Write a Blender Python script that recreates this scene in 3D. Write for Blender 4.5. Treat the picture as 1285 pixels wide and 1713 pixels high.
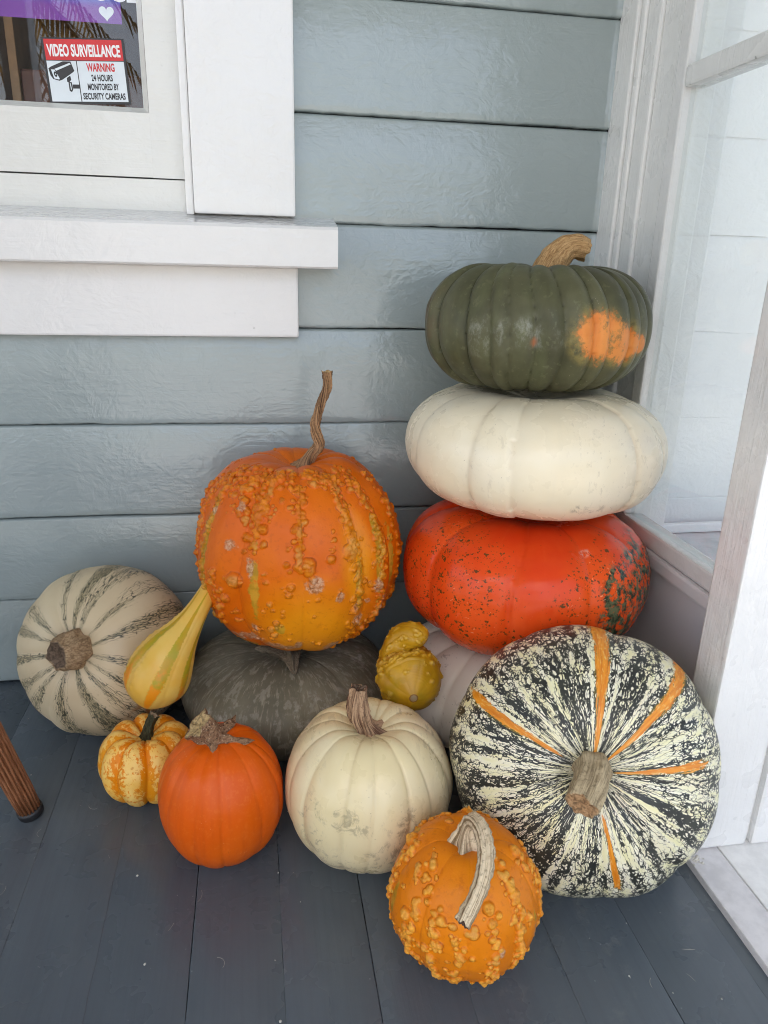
import bpy, bmesh, math, random
import numpy as np
from mathutils import Vector, Matrix, Euler

# ------------------------------------------------------------------ scene, camera, light
sc = bpy.context.scene
C = sc.collection
for o in list(bpy.data.objects):
    bpy.data.objects.remove(o)
R = math.radians
random.seed(7)

CAM_LOC = Vector((0.0, -1.2, 0.7105))
YAW, PITCH, ROLL = 0.178668, -0.330184, 0.0271485
fwd = Vector((math.sin(YAW) * math.cos(PITCH), math.cos(YAW) * math.cos(PITCH), math.sin(PITCH)))
rt = fwd.cross(Vector((0, 0, 1))).normalized()
up = rt.cross(fwd)
r2 = math.cos(ROLL) * rt + math.sin(ROLL) * up
u2 = -math.sin(ROLL) * rt + math.cos(ROLL) * up
cd = bpy.data.cameras.new('camera')
cam = bpy.data.objects.new('camera', cd)
C.objects.link(cam)
cam.matrix_world = Matrix(((r2.x, u2.x, -fwd.x, CAM_LOC.x), (r2.y, u2.y, -fwd.y, CAM_LOC.y),
                           (r2.z, u2.z, -fwd.z, CAM_LOC.z), (0, 0, 0, 1)))
cd.sensor_fit = 'VERTICAL'
cd.sensor_height = 24.0
cd.lens = 24.0 * 1222.6 / 1713.0
cd.clip_start = 0.02
cd.clip_end = 500
sc.camera = cam

SUN_EL, SUN_AZ = R(56), R(208)        # azimuth clockwise from +Y (the house wall normal is -Y)
w = bpy.data.worlds.new('World')
sc.world = w
w.use_nodes = True
nt = w.node_tree
sky = nt.nodes.new('ShaderNodeTexSky')
sky.sky_type = 'NISHITA'
sky.sun_disc = False
sky.sun_elevation = SUN_EL
sky.sun_rotation = SUN_AZ
sky.air_density = 1.0
sky.dust_density = 3.0
sky.ozone_density = 0.6
nt.links.new(sky.outputs[0], nt.nodes['Background'].inputs[0])
nt.nodes['Background'].inputs[1].default_value = 0.15
sd = bpy.data.lights.new('sun', 'SUN')
sd.energy = 3.2
sd.angle = R(0.5)
sd.color = (1.0, 0.94, 0.86)
sun = bpy.data.objects.new('sun', sd)
C.objects.link(sun)
sdir = Vector((math.sin(SUN_AZ) * math.cos(SUN_EL), math.cos(SUN_AZ) * math.cos(SUN_EL), math.sin(SUN_EL)))
sun.rotation_euler = sdir.to_track_quat('Z', 'Y').to_euler()
sun.location = (-3, -6, 8)
vs = sc.view_settings
vs.view_transform = 'Standard'
vs.look = 'None'
vs.gamma = 1.0
vs.exposure = 1.48
vs.use_curve_mapping = False
sc.render.engine = 'CYCLES'
sc.cycles.use_denoising = True
sc.cycles.filter_width = 1.05
sc.cycles.max_bounces = 10
sc.cycles.diffuse_bounces = 5
sc.cycles.glossy_bounces = 4
sc.cycles.transparent_max_bounces = 12
sc.cycles.sample_clamp_indirect = 6.0


def S(r, g, b):
    f = lambda c: (c / 255 / 12.92) if c / 255 <= 0.04045 else ((c / 255 + 0.055) / 1.055) ** 2.4
    return (f(r), f(g), f(b), 1.0)


# ------------------------------------------------------------------ node helper
class M:
    def __init__(s, name, rough=0.5, spec=0.5):
        s.m = bpy.data.materials.new(name)
        s.m.use_nodes = True
        s.t = s.m.node_tree
        s.b = s.t.nodes['Principled BSDF']
        s.b.inputs['Roughness'].default_value = rough
        s.b.inputs['Specular IOR Level'].default_value = spec
        s._obj = None

    def n(s, typ, **kw):
        nd = s.t.nodes.new('ShaderNode' + typ)
        for k, v in kw.items():
            setattr(nd, k, v)
        return nd

    def put(s, sock, v):
        if isinstance(v, bpy.types.NodeSocket):
            s.t.links.new(v, sock)
        elif v is not None:
            if hasattr(sock.default_value, '__len__'):
                L = len(sock.default_value)
                if not hasattr(v, '__len__'):
                    v = (v,) * 3
                v = tuple(v)[:L]
                if len(v) < L:
                    v = v + (1.0,)
            sock.default_value = v

    def math(s, op, a, b=None, c=None, clamp=False):
        nd = s.n('Math', operation=op, use_clamp=clamp)
        s.put(nd.inputs[0], a)
        s.put(nd.inputs[1], b)
        s.put(nd.inputs[2], c)
        return nd.outputs[0]

    def add(s, a, b): return s.math('ADD', a, b)
    def sub(s, a, b): return s.math('SUBTRACT', a, b)
    def mul(s, a, b): return s.math('MULTIPLY', a, b)
    def mx(s, a, b): return s.math('MAXIMUM', a, b)
    def mn(s, a, b): return s.math('MINIMUM', a, b)

    def mr(s, v, lo, hi, a=0.0, b=1.0, smooth=True):
        nd = s.n('MapRange', interpolation_type='SMOOTHSTEP' if smooth else 'LINEAR')
        for i, x in enumerate((v, lo, hi, a, b)):
            s.put(nd.inputs[i], x)
        return nd.outputs[0]

    def mix(s, f, a, b, mode='MIX'):
        nd = s.n('Mix', data_type='RGBA', blend_type=mode)
        s.put(nd.inputs[0], f)
        s.put(nd.inputs[6], a)
        s.put(nd.inputs[7], b)
        return nd.outputs[2]

    def obj(s):
        if s._obj is None:
            s._obj = s.n('TexCoord').outputs['Object']
        return s._obj

    def attr(s, name, out='Fac'):
        return s.n('Attribute', attribute_name=name).outputs[out]

    def vmul(s, v, k):
        nd = s.n('VectorMath', operation='MULTIPLY')
        s.put(nd.inputs[0], v)
        s.put(nd.inputs[1], k)
        return nd.outputs[0]

    def vadd(s, v, k):
        nd = s.n('VectorMath', operation='ADD')
        s.put(nd.inputs[0], v)
        s.put(nd.inputs[1], k)
        return nd.outputs[0]

    def noise(s, v, scale=5, detail=3, rough=0.5, dist=0.0, col=False):
        nd = s.n('TexNoise')
        s.put(nd.inputs['Vector'], v)
        s.put(nd.inputs['Scale'], scale)
        s.put(nd.inputs['Detail'], detail)
        s.put(nd.inputs['Roughness'], rough)
        s.put(nd.inputs['Distortion'], dist)
        return nd.outputs['Color' if col else 'Fac']

    def vor(s, v, scale=5, feature='DISTANCE_TO_EDGE', rnd=1.0, out='Distance'):
        nd = s.n('TexVoronoi', feature=feature)
        s.put(nd.inputs['Vector'], v)
        s.put(nd.inputs['Scale'], scale)
        s.put(nd.inputs['Randomness'], rnd)
        return nd.outputs[out]

    def bump(s, h, strength=0.3, dist=0.002, nrm=None):
        nd = s.n('Bump')
        s.put(nd.inputs['Strength'], strength)
        s.put(nd.inputs['Distance'], dist)
        s.put(nd.inputs['Height'], h)
        if nrm is not None:
            s.put(nd.inputs['Normal'], nrm)
        return nd.outputs[0]

    def out(s, col=None, rough=None, nrm=None, **kw):
        if col is not None: s.put(s.b.inputs['Base Color'], col)
        if rough is not None: s.put(s.b.inputs['Roughness'], rough)
        if nrm is not None: s.put(s.b.inputs['Normal'], nrm)
        for k, v in kw.items():
            s.put(s.b.inputs[k], v)
        return s.m


# ------------------------------------------------------------------ object helpers
def tag(o, label=None, cat=None, group=None, kind=None):
    if label: o['label'] = label
    if cat: o['category'] = cat
    if group: o['group'] = group
    if kind: o['kind'] = kind
    return o


def empty(name, loc, label, cat, group=None):
    o = bpy.data.objects.new(name, None)
    o.empty_display_size = 0.05
    C.objects.link(o)
    o.location = loc
    return tag(o, label, cat, group)


def link(name, me, mat, parent=None, loc=(0, 0, 0)):
    o = bpy.data.objects.new(name, me)
    if mat is not None and len(me.materials) == 0:
        me.materials.append(mat)
    C.objects.link(o)
    o.parent = parent
    o.location = loc
    return o


def from_bm(name, bm, mat, parent=None, loc=(0, 0, 0), smooth=False):
    me = bpy.data.meshes.new(name)
    bm.normal_update()
    bm.to_mesh(me)
    bm.free()
    if smooth:
        for p in me.polygons: p.use_smooth = True
    return link(name, me, mat, parent, loc)


def box_bm(x0, x1, y0, y1, z0, z1, bev=0.002, bm=None):
    b = bmesh.new()
    bmesh.ops.create_cube(b, size=1.0)
    for v in b.verts:
        v.co = ((x0 + x1) / 2 + v.co.x * (x1 - x0), (y0 + y1) / 2 + v.co.y * (y1 - y0), (z0 + z1) / 2 + v.co.z * (z1 - z0))
    if bev:
        bmesh.ops.bevel(b, geom=b.edges[:], offset=bev, segments=2, affect='EDGES', profile=0.6)
    if bm is None:
        return b
    me = bpy.data.meshes.new('tmp')
    b.to_mesh(me)
    b.free()
    bm.from_mesh(me)
    bpy.data.meshes.remove(me)
    return bm


def box(name, x0, x1, y0, y1, z0, z1, mat, parent=None, bev=0.002):
    """box in the parent's space given in world numbers (parents sit unrotated)"""
    off = parent.location if parent is not None else Vector((0, 0, 0))
    if parent is not None and parent.parent is not None:
        off = off + parent.parent.location
    return from_bm(name, box_bm(x0 - off.x, x1 - off.x, y0 - off.y, y1 - off.y, z0 - off.z, z1 - off.z, bev), mat, parent)


def np_mesh(name, V, Fq, smooth=True):
    me = bpy.data.meshes.new(name)
    V = np.asarray(V, np.float32)
    me.vertices.add(len(V))
    me.vertices.foreach_set('co', V.ravel())
    ls, li = [], []
    sizes = np.array([len(f) for f in Fq]) if not isinstance(Fq, np.ndarray) else np.full(len(Fq), Fq.shape[1])
    flat = Fq.ravel() if isinstance(Fq, np.ndarray) else np.array([i for f in Fq for i in f])
    me.loops.add(len(flat))
    me.loops.foreach_set('vertex_index', flat.astype(np.int32))
    me.polygons.add(len(sizes))
    st = np.concatenate([[0], np.cumsum(sizes)[:-1]])
    me.polygons.foreach_set('loop_start', st.astype(np.int32))
    me.polygons.foreach_set('loop_total', sizes.astype(np.int32))
    me.polygons.foreach_set('use_smooth', np.full(len(sizes), smooth))
    me.update(calc_edges=True)
    me.validate()
    return me


# value noise in numpy
def _hash(i, j, k, seed):
    h = (i * 374761393 + j * 668265263 + k * 2147483647 + seed * 1274126177) & 0xFFFFFFFF
    h = ((h ^ (h >> 13)) * 1274126177) & 0xFFFFFFFF
    h = h ^ (h >> 16)
    return (h & 0xFFFF) / 65535.0


def vnoise(P, scale=1.0, seed=0):
    p = np.asarray(P) * scale + 100.0
    i = np.floor(p).astype(np.int64)
    fr = p - i
    fr = fr * fr * (3 - 2 * fr)
    out = 0
    for a in (0, 1):
        for b in (0, 1):
            for c in (0, 1):
                wgt = (fr[..., 0] if a else 1 - fr[..., 0]) * (fr[..., 1] if b else 1 - fr[..., 1]) * (fr[..., 2] if c else 1 - fr[..., 2])
                out = out + wgt * _hash(i[..., 0] + a, i[..., 1] + b, i[..., 2] + c, seed)
    return out * 2 - 1


def fbm(P, scale=1.0, seed=0, oct=3):
    s, a = 0, 1.0
    for o in range(oct):
        s = s + a * vnoise(P, scale * 2 ** o, seed + o * 17)
        a *= 0.5
    return s


# ------------------------------------------------------------------ building materials
def paint(name, col, rough=0.26, grain=(40, 40, 40), strength=0.25, dirt=0.06, stipple=0.5, tint=None):
    m = M(name, rough)
    p = m.obj()
    a = m.noise(m.vmul(p, grain), 1.0, 4, 0.6, 0.4)
    swirl = m.noise(p, 9.0, 2, 0.5, 0.0, col=True)
    b = m.noise(m.vadd(m.vmul(p, (95, 95, 125)), m.vmul(swirl, 9)), 1.0, 2, 0.5, 0.3)
    big = m.noise(p, 3.0, 3, 0.6)
    h = m.add(m.mul(a, 1.0 - stipple), m.mul(b, stipple))
    col2 = m.mix(m.mr(big, 0.35, 0.75), col, [c * (1 - dirt) for c in col[:3]])
    rndb = m.n('ObjectInfo').outputs['Random']
    col2 = m.mix(m.mr(rndb, 0.0, 1.0, 0.0, 0.5, False), col2, [c * 0.95 for c in col[:3]])
    spots = m.mr(m.noise(p, 60, 2, 0.5), 0.74, 0.80)
    col2 = m.mix(m.mul(spots, dirt * 4), col2, [c * 0.5 for c in col[:3]])
    nick = m.mr(m.vor(p, 16, 'F1'), 0.030, 0.018)
    nick = m.mul(nick, m.mr(m.noise(p, 7, 1), 0.56, 0.60))
    col2 = m.mix(m.mul(nick, 0.6), col2, [c * 0.22 for c in col[:3]])
    rr = m.mr(m.noise(p, 14, 3), 0.3, 0.7, rough * 0.8, rough * 1.35)
    hh = m.add(h, m.add(m.mul(m.noise(p, 22, 2), 1.3), m.mul(nick, -1.5)))
    bn = m.bump(hh, strength, 0.0026)
    return m.out(col2, rr, bn, **{'Coat Weight': 0.6, 'Coat Roughness': 0.13, 'Coat Normal': bn})


WHITE = (0.70, 0.695, 0.68)
MAT_SIDING = paint('siding_paint', (0.295, 0.345, 0.342), 0.19, (10, 60, 200), 0.42, 0.05, 0.7)
MAT_TRIM = paint('trim_paint', WHITE, 0.16, (14, 60, 200), 0.45, 0.04, 0.7)
MAT_TRIMV = paint('trim_paint_vertical', WHITE, 0.16, (200, 200, 14), 0.45, 0.04, 0.7)
MAT_SASH = paint('sash_paint', (0.65, 0.65, 0.615), 0.19, (14, 60, 200), 0.5, 0.06, 0.5)
MAT_PART = paint('partition_paint', (0.74, 0.74, 0.72), 0.28, (240, 240, 16), 0.6, 0.05, 0.4)
MAT_PANEL = paint('kick_panel_paint', (0.66, 0.63, 0.63), 0.42, (120, 40, 120), 0.15, 0.06, 0.4)
MAT_INNER = paint('inner_white_paint', (0.86, 0.86, 0.85), 0.35, (40, 60, 60), 0.6, 0.02, 0.8)


def floor_mat():
    m = M('floor_paint', 0.42)
    p = m.obj()
    base = m.mix(m.mr(m.noise(p, 2.2, 4, 0.6), 0.3, 0.72), S(77, 87, 95), S(92, 100, 105))
    grain = m.noise(m.vmul(p, (160, 5, 160)), 1.0, 4, 0.6)
    base = m.mix(m.mul(m.mr(grain, 0.4, 0.75), 0.25), base, S(64, 71, 78))
    rndb = m.n('ObjectInfo').outputs['Random']
    base = m.mix(m.mr(rndb, 0.0, 1.0, 0.0, 0.30, False), base, S(64, 72, 78))
    wear = m.mul(m.mr(m.noise(p, 26, 5, 0.65), 0.57, 0.70), m.mr(m.noise(p, 4, 2), 0.40, 0.62))
    base = m.mix(m.mul(wear, 0.35), base, S(112, 116, 116))
    dark = m.mr(m.noise(m.vmul(p, (30, 14, 30)), 1.0, 5, 0.7), 0.66, 0.74)
    base = m.mix(m.mul(dark, 0.07), base, S(46, 52, 60))
    speck = m.mr(m.vor(p, 95, 'F1'), 0.10, 0.05)
    sel = m.mr(m.noise(p, 41, 1), 0.60, 0.64)
    base = m.mix(m.mul(m.mul(speck, sel), 0.6), base, S(150, 152, 150))
    r = m.mr(m.noise(p, 9, 4, 0.6), 0.3, 0.7, 0.20, 0.36)
    h = m.add(m.mul(grain, 0.5), m.add(m.mul(m.noise(p, 70, 4, 0.6), 0.5), m.mul(wear, -0.4)))
    return m.out(base, r, m.bump(h, 0.25, 0.0015))


MAT_FLOOR = floor_mat()


def plain(name, col, rough=0.5, nscale=30, var=0.12, bump=0.1, bd=0.001, **kw):
    m = M(name, rough)
    p = m.obj()
    f = m.noise(p, nscale, 4, 0.6)
    c = m.mix(m.mr(f, 0.3, 0.7), [x * (1 - var) for x in col[:3]], [min(1, x * (1 + var)) for x in col[:3]])
    return m.out(c, None, m.bump(f, bump, bd), **kw)


def glass_mat(name, tint=(1, 1, 1)):
    m = M(name)
    t = m.t
    fr = m.n('Fresnel')
    geo = m.n('NewGeometry')
    m.put(fr.inputs['IOR'], m.mr(geo.outputs['Backfacing'], 0.0, 1.0, 1.5, 1 / 1.5, False))   # same reflectance entering and leaving the pane
    tr = m.n('BsdfTransparent')
    tr.inputs['Color'].default_value = (*tint, 1)
    gl = m.n('BsdfGlossy')
    gl.inputs['Roughness'].default_value = 0.0
    nb = m.bump(m.noise(m.obj(), 2.5, 2, 0.4), 0.15, 0.002)
    m.put(gl.inputs['Normal'], nb)
    mixs = m.n('MixShader')
    t.links.new(fr.outputs[0], mixs.inputs[0])
    t.links.new(tr.outputs[0], mixs.inputs[1])
    t.links.new(gl.outputs[0], mixs.inputs[2])
    t.links.new(mixs.outputs[0], t.nodes['Material Output'].inputs['Surface'])
    return m.m


MAT_GLASS = glass_mat('window_glass')
MAT_GLASS_SIDE = glass_mat('side_glass', (0.955, 0.975, 0.97))
MAT_GAP = plain('gap_dark', (0.02, 0.02, 0.022), 0.8)

# ------------------------------------------------------------------ yard, porch floor, roof
g = bmesh.new()
bmesh.ops.create_grid(g, x_segments=1, y_segments=1, size=120)
tag(from_bm('yard_ground', g, plain('pale_concrete', (0.55, 0.53, 0.49), 0.8, 1.5, 0.15, 0.2, 0.01), None, (0, 0, -0.5)), kind='structure')

FLOOR_Y = -1.62
floor = bpy.data.objects.new('porch_floor', None)
C.objects.link(floor)
tag(floor, 'dark blue grey painted floorboards of the porch', None, None, 'structure')
seams = [-0.386 + 0.0988 * k for k in range(-16, 1)] + [-0.2865, -0.186, -0.087, 0.0105, 0.1045, 0.199, 0.3045, 0.4015, 0.501, 0.5750]


def board_profile_mesh(x0, x1, seed, gap=0.0004):
    """floorboard running along Y with eased and slightly uneven long edges"""
    rnd = np.random.RandomState(seed)
    ys = np.linspace(0.03, FLOOR_Y, 110)
    n = len(ys)
    jl = np.cumsum(rnd.randn(n)) * 0.00010
    jr = np.cumsum(rnd.randn(n)) * 0.00010
    jl -= np.linspace(jl[0], jl[-1], n); jr -= np.linspace(jr[0], jr[-1], n)
    jl = np.clip(jl * 3 - .0002, -.0010, .00025); jr = np.clip(jr * 3 + .0002, -.00025, .0010)
    dz = rnd.uniform(-0.0005, 0.0005) + np.cumsum(rnd.randn(n)) * 0.00004
    crown = rnd.uniform(-0.0004, 0.0006)
    V = []
    e = 0.0006
    for i, y in enumerate(ys):
        a, b = x0 + gap / 2 + jl[i], x1 - gap / 2 + jr[i]
        mid = (a + b) / 2
        for x, z in ((a, -0.02), (a, -e), (a + e * .4, -e * .3), (a + e * 1.6, 0), (mid, crown), (b - e * 1.6, 0), (b - e * .4, -e * .3), (b, -e), (b, -0.02)):
            V.append((x, y, z + dz[i] if z > -0.01 else z))
    k = 9
    F = [(i * k + j, i * k + j + 1, (i + 1) * k + j + 1, (i + 1) * k + j) for i in range(n - 1) for j in range(k - 1)]
    return np_mesh('floorboard', V, np.array(F))


for i in range(len(seams) - 1):
    link('floorboard', board_profile_mesh(seams[i], seams[i + 1], i + 3), MAT_FLOOR, floor)
box('joist_bed', -2.0, 2.4, FLOOR_Y + 0.02, 0.05, -0.06, -0.022, MAT_GAP, floor, 0)

# porch roof over everything (shade), seen only in reflections
roof = tag(from_bm('porch_roof', box_bm(-3.6, 3.6, -2.75, 0.4, 2.42, 2.56, 0.01), plain('roof_soffit', (0.34, 0.36, 0.36), 0.6)), kind='structure')

# ------------------------------------------------------------------ house wall with lap siding
wall = empty('house_wall', (0, 0, 0), 'grey blue lap siding wall of the house behind the pumpkins', 'wall')
zs = [0.0, 0.157, 0.302, 0.456, 0.608, 0.765, 0.914, 1.064] + [1.064 + 0.152 * k for k in range(1, 11)]


def siding_mesh(x0, x1, z0, z1, seed, first=False, flush=1.0):
    rnd = np.random.RandomState(seed)
    n = max(12, int((x1 - x0) / 0.012))
    xs = np.linspace(x0, x1, n)
    wob = np.cumsum(rnd.randn(n)) * 0.00034
    wob -= np.linspace(wob[0], wob[-1], n)
    wob = np.clip(wob, -0.0019, 0.0019) + rnd.randn(n) * 0.00030
    bow = np.cumsum(rnd.randn(n)) * 0.00008
    bow -= np.linspace(bow[0], bow[-1], n)
    V = []
    zb = z0 + (0.004 if first else 0.0)
    h = z1 - z0
    prof = [(0.012, 0.0), (-0.0030, 0.0), (-0.0052, 0.0010), (-0.0060, 0.0032), (-0.0056, 0.012), (-0.0042, h * .5), (-0.0030, h - 0.0065), (-0.0018, h - 0.0032), (0.003, h - 0.0016), (0.012, h - 0.0012)]
    prof = [(max(y, 0.0007 if z > h * .6 else 0.0) if flush < 1 else y, z if flush == 1 or z < h * .6 else z + 0.0036) for y, z in prof]
    for i, x in enumerate(xs):
        for y, z in prof:
            low = max(0.0, 1 - z / 0.03)
            V.append((x, y + bow[i] * (1 if y < 0.01 else 0), zb + z + wob[i] * low))
    k = len(prof)
    F = [(i * k + j, (i + 1) * k + j, (i + 1) * k + j + 1, i * k + j + 1) for i in range(n - 1) for j in range(k - 1)]
    F = F + [tuple(range(k))[::-1], tuple((n - 1) * k + q for q in range(k))]
    me = np_mesh('siding_board', V, F)
    return me


WIN_L = -0.95
for k in range(len(zs) - 1):
    z0, z1 = zs[k], zs[k + 1]
    if z1 < 0.62:
        spans = [(-2.2, 0.556)]
    elif z0 < 2.1:
        spans = [(-2.2, WIN_L + 0.02), (0.035, 0.556)]
    else:
        spans = [(-2.2, 0.556)]
    for q, (a, b) in enumerate(spans):
        link('siding_board', siding_mesh(a, b, z0, z1, k * 5 + q, k == 0), MAT_SIDING, wall)
# sheathing behind the boards: below, beside and above the window opening
box('sheathing', -2.2, 0.6, 0.0135, 0.12, 0.0, 0.70, MAT_GAP, wall, 0)
box('sheathing', -0.06, 0.6, 0.0135, 0.12, 0.701, 2.70, MAT_GAP, wall, 0)
box('sheathing', -2.2, WIN_L, 0.0135, 0.12, 0.701, 2.70, MAT_GAP, wall, 0)
box('sheathing', WIN_L + .001, -0.061, 0.0135, 0.12, 1.9, 2.70, MAT_GAP, wall, 0)

# ------------------------------------------------------------------ window
win = empty('sash_window', (-0.44, 0, 0.6), 'white painted wooden window with thick sill, left of the siding', 'window')
box('casing', -0.0795, 0.067, -0.024, 0.012, 0.770, 2.02, MAT_TRIMV, win, 0.003)
box('casing', WIN_L - 0.06, WIN_L + 0.085, -0.024, 0.012, 0.770, 2.02, MAT_TRIMV, win, 0.003)
box('casing', WIN_L - 0.08, 0.085, -0.026, 0.012, 2.022, 2.16, MAT_TRIM, win, 0.003)
box('stop', -0.0915, -0.0800, -0.0165, 0.03, 0.768, 2.02, MAT_TRIMV, win, 0.0025)
box('stop', WIN_L + 0.0855, WIN_L + 0.097, -0.0165, 0.03, 0.768, 2.02, MAT_TRIMV, win, 0.0025)
# sash
sash = bpy.data.objects.new('sash', None); C.objects.link(sash); sash.parent = win
box('stile', -0.1365, -0.0925, 0.0028, 0.040, 0.8166, 1.98, MAT_SASH, sash, 0.0005)
box('stile', WIN_L + 0.098, WIN_L + 0.142, 0.002, 0.040, 0.8165, 1.98, MAT_SASH, sash, 0.0022)
box('bottom_rail', WIN_L + 0.1425, -0.1300, 0.0030, 0.0395, 0.8170, 0.9005, MAT_SASH, sash, 0.0005)
box('top_rail', WIN_L + 0.1425, -0.1370, 0.003, 0.041, 1.92, 1.98, MAT_SASH, sash, 0.0025)
# putty bevel round the pane
bm = bmesh.new()
gx0, gx1, gz0, gz1 = WIN_L + 0.143, -0.1372, 0.9007, 1.919
def quad(bm, pts):
    vs_ = [bm.verts.new(p) for p in pts]
    bm.faces.new(vs_)
o_ = Vector(win.location)
for (ax, az, bx, bz, dx, dz) in ((gx0, gz0, gx1, gz0, 0, 1), (gx1, gz0, gx1, gz1, -1, 0), (gx0, gz0, gx0, gz1, 1, 0)):
    pts = [(ax, 0.006, az), (bx, 0.006, bz), (bx + dx * .008, 0.017, bz + dz * .008), (ax + dx * .008, 0.017, az + dz * .008)]
    quad(bm, [Vector(p) - o_ for p in pts])
from_bm('putty', bm, MAT_SASH, sash)
box('pane', WIN_L + 0.144, -0.1375, 0.0185, 0.0215, 0.9015, 1.918, MAT_GLASS, sash, 0)
# wedge strip under the sash and the sloping sill
box('sub_sill', WIN_L + 0.098, -0.0925, 0.004, 0.05, 0.772, 0.8152, MAT_SASH, win, 0.0012)
bm = bmesh.new()
prof = [(0.06, 0.700), (-0.066, 0.698), (-0.068, 0.7005), (-0.068, 0.7515), (-0.0655, 0.7555), (-0.060, 0.7570), (-0.020, 0.7655), (0.0035, 0.7725), (0.06, 0.785)]
def extrude_profile(prof, x0, x1, n, seed, amp=0.0005):
    rnd = np.random.RandomState(seed)
    V = []
    for i in range(n):
        x = x0 + (x1 - x0) * i / (n - 1)
        for (y, z) in prof:
            V.append((x, y + rnd.randn() * amp * .25, z + rnd.randn() * amp * .25))
    k = len(prof)
    F = [(i * k + j, (i + 1) * k + j, (i + 1) * k + (j + 1) % k, i * k + (j + 1) % k) for i in range(n - 1) for j in range(k)]
    F += [tuple(range(k))[::-1], tuple((n - 1) * k + q for q in range(k))]
    return np.array(V), F
# the sill: main part behind the casing, the lug in front of the siding
V, F = extrude_profile(prof, -0.9, 0.1255, 66, 3)
V = V - np.array(o_)
sill_me = np_mesh('sill', V, F, False)
link('sill', sill_me, MAT_TRIM, win)
box('apron', -0.9, 0.0695, -0.0265, 0.012, 0.5945, 0.6985, MAT_TRIM, win, 0.003)

# room behind the window
room = empty('indoor_room', (-0.5, 0.9, 0.5), 'dim brown room seen through the window glass', 'room')
MAT_WOOD_IN = plain('brown_wood_indoor', S(92, 48, 30), 0.45, 8, 0.25)
box('back_wall', -1.6, 0.4, 1.3, 1.35, 0.2, 2.6, plain('indoor_wall', S(92, 64, 44), 0.7), room, 0)
box('side_wall', 0.4, 0.45, 0.13, 1.3, 0.2, 2.6, plain('indoor_wall_side', S(96, 68, 48), 0.7), room, 0)
box('side_wall', -1.65, -1.6, 0.13, 1.3, 0.2, 2.6, plain('indoor_wall_far', S(96, 68, 48), 0.7), room, 0)
cab = empty('cabinet', (-0.25, 0.3, 0.5), 'reddish brown wooden cabinet behind the window glass', 'cabinet')
box('cabinet_body', -0.352, -0.165, 0.20, 0.42, 0.5, 0.985, MAT_WOOD_IN, cab, 0.004)
box('edge_trim', -0.366, -0.353, 0.195, 0.42, 0.5, 1.20, plain('pale_edge', S(170, 135, 95), 0.5), cab, 0.001)
box('ceiling', -1.66, 0.46, 0.121, 1.36, 2.601, 2.65, MAT_GAP, room, 0)
box('room_floor', -1.66, 0.46, 0.121, 1.36, 0.15, 0.199, MAT_WOOD_IN, room, 0)
box('curtain_edge', -0.46, -0.385, 0.16, 0.18, 0.5, 1.7, plain('grey_cloth', S(150, 145, 140), 0.8), room, 0.004)
box('cabinet_seam', -0.262, -0.2605, 0.1985, 0.2, 0.5, 0.985, MAT_GAP, cab, 0)

# ------------------------------------------------------------------ sticker and poster on the glass
def text_mesh(body, size, sx=1.0, bold=0.0):
    cu = bpy.data.curves.new('text', 'FONT')
    cu.body = body
    cu.size = size
    cu.align_x = 'CENTER'
    cu.offset = bold
    cu.resolution_u = 4
    ob = bpy.data.objects.new('text', cu)
    C.objects.link(ob)
    dg = bpy.context.evaluated_depsgraph_get()
    me = bpy.data.meshes.new_from_object(ob.evaluated_get(dg))
    bpy.data.objects.remove(ob)
    for v in me.vertices:
        v.co = (v.co.x * sx, 0, v.co.y)
    return me


def flat(name, pts, mat, parent, y):
    """flat print: polygon in the XZ plane, facing -Y"""
    bm = bmesh.new()
    f = bm.faces.new([bm.verts.new((x, y, z)) for x, z in pts])
    bmesh.ops.triangulate(bm, faces=[f])
    bm.normal_update()
    return from_bm(name, bm, mat, parent)


ink = plain('ink_black', (0.02, 0.02, 0.022), 0.4)
red = plain('ink_red', S(196, 40, 44), 0.4, 20, 0.05)
vinyl = plain('vinyl_white', S(205, 213, 218), 0.35, 20, 0.02)
STK_C = (-0.2182, 0.0180, 0.9503)
stk = empty('warning_sticker', STK_C, 'red and white video surveillance warning sticker on the window glass', 'sticker')
stk.rotation_euler = (0, R(-2.8), 0)
W2, H2 = 0.0545, 0.0405
flat('border', [(-W2, -H2), (W2, -H2), (W2, H2), (-W2, H2)], ink, stk, 0.0)
i = 0.0032
flat('red_band', [(-W2 + i, 0.0135), (W2 - i, 0.0135), (W2 - i, H2 - i * .6), (-W2 + i, H2 - i * .6)], red, stk, -0.0002)
flat('white_field', [(-W2 + i, -H2 + i), (-0.0125, -H2 + i), (-0.0125, 0.0125), (-W2 + i, 0.0125)], vinyl, stk, -0.0002)
flat('white_field', [(-0.0113, -H2 + i), (W2 - i, -H2 + i), (W2 - i, 0.0125), (-0.0113, 0.0125)], vinyl, stk, -0.0002)
lettering = plain('lettering_white', S(225, 225, 225), 0.4, 20, 0.02)
for body, size, width, x, z, mt in (('VIDEO SURVEILLANCE', 0.0195, 0.0965, 0.0, 0.0185, lettering), ('WARNING', 0.0135, 0.0375, 0.0195, 0.0005, red),
                                    ('24 HOURS', 0.0108, 0.0285, 0.0195, -0.0115, ink), ('MONITORED BY', 0.0108, 0.042, 0.0195, -0.0225, ink),
                                    ('SECURITY CAMERAS', 0.0108, 0.057, 0.0195, -0.0342, ink)):
    me = text_mesh(body, size, 1.0, size * 0.035)
    xs_ = [v.co.x for v in me.vertices]
    k = width / (max(xs_) - min(xs_))
    for v in me.vertices:
        v.co.x *= k
    link('lettering', me, mt, stk, (x, -0.0004, z))
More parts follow.
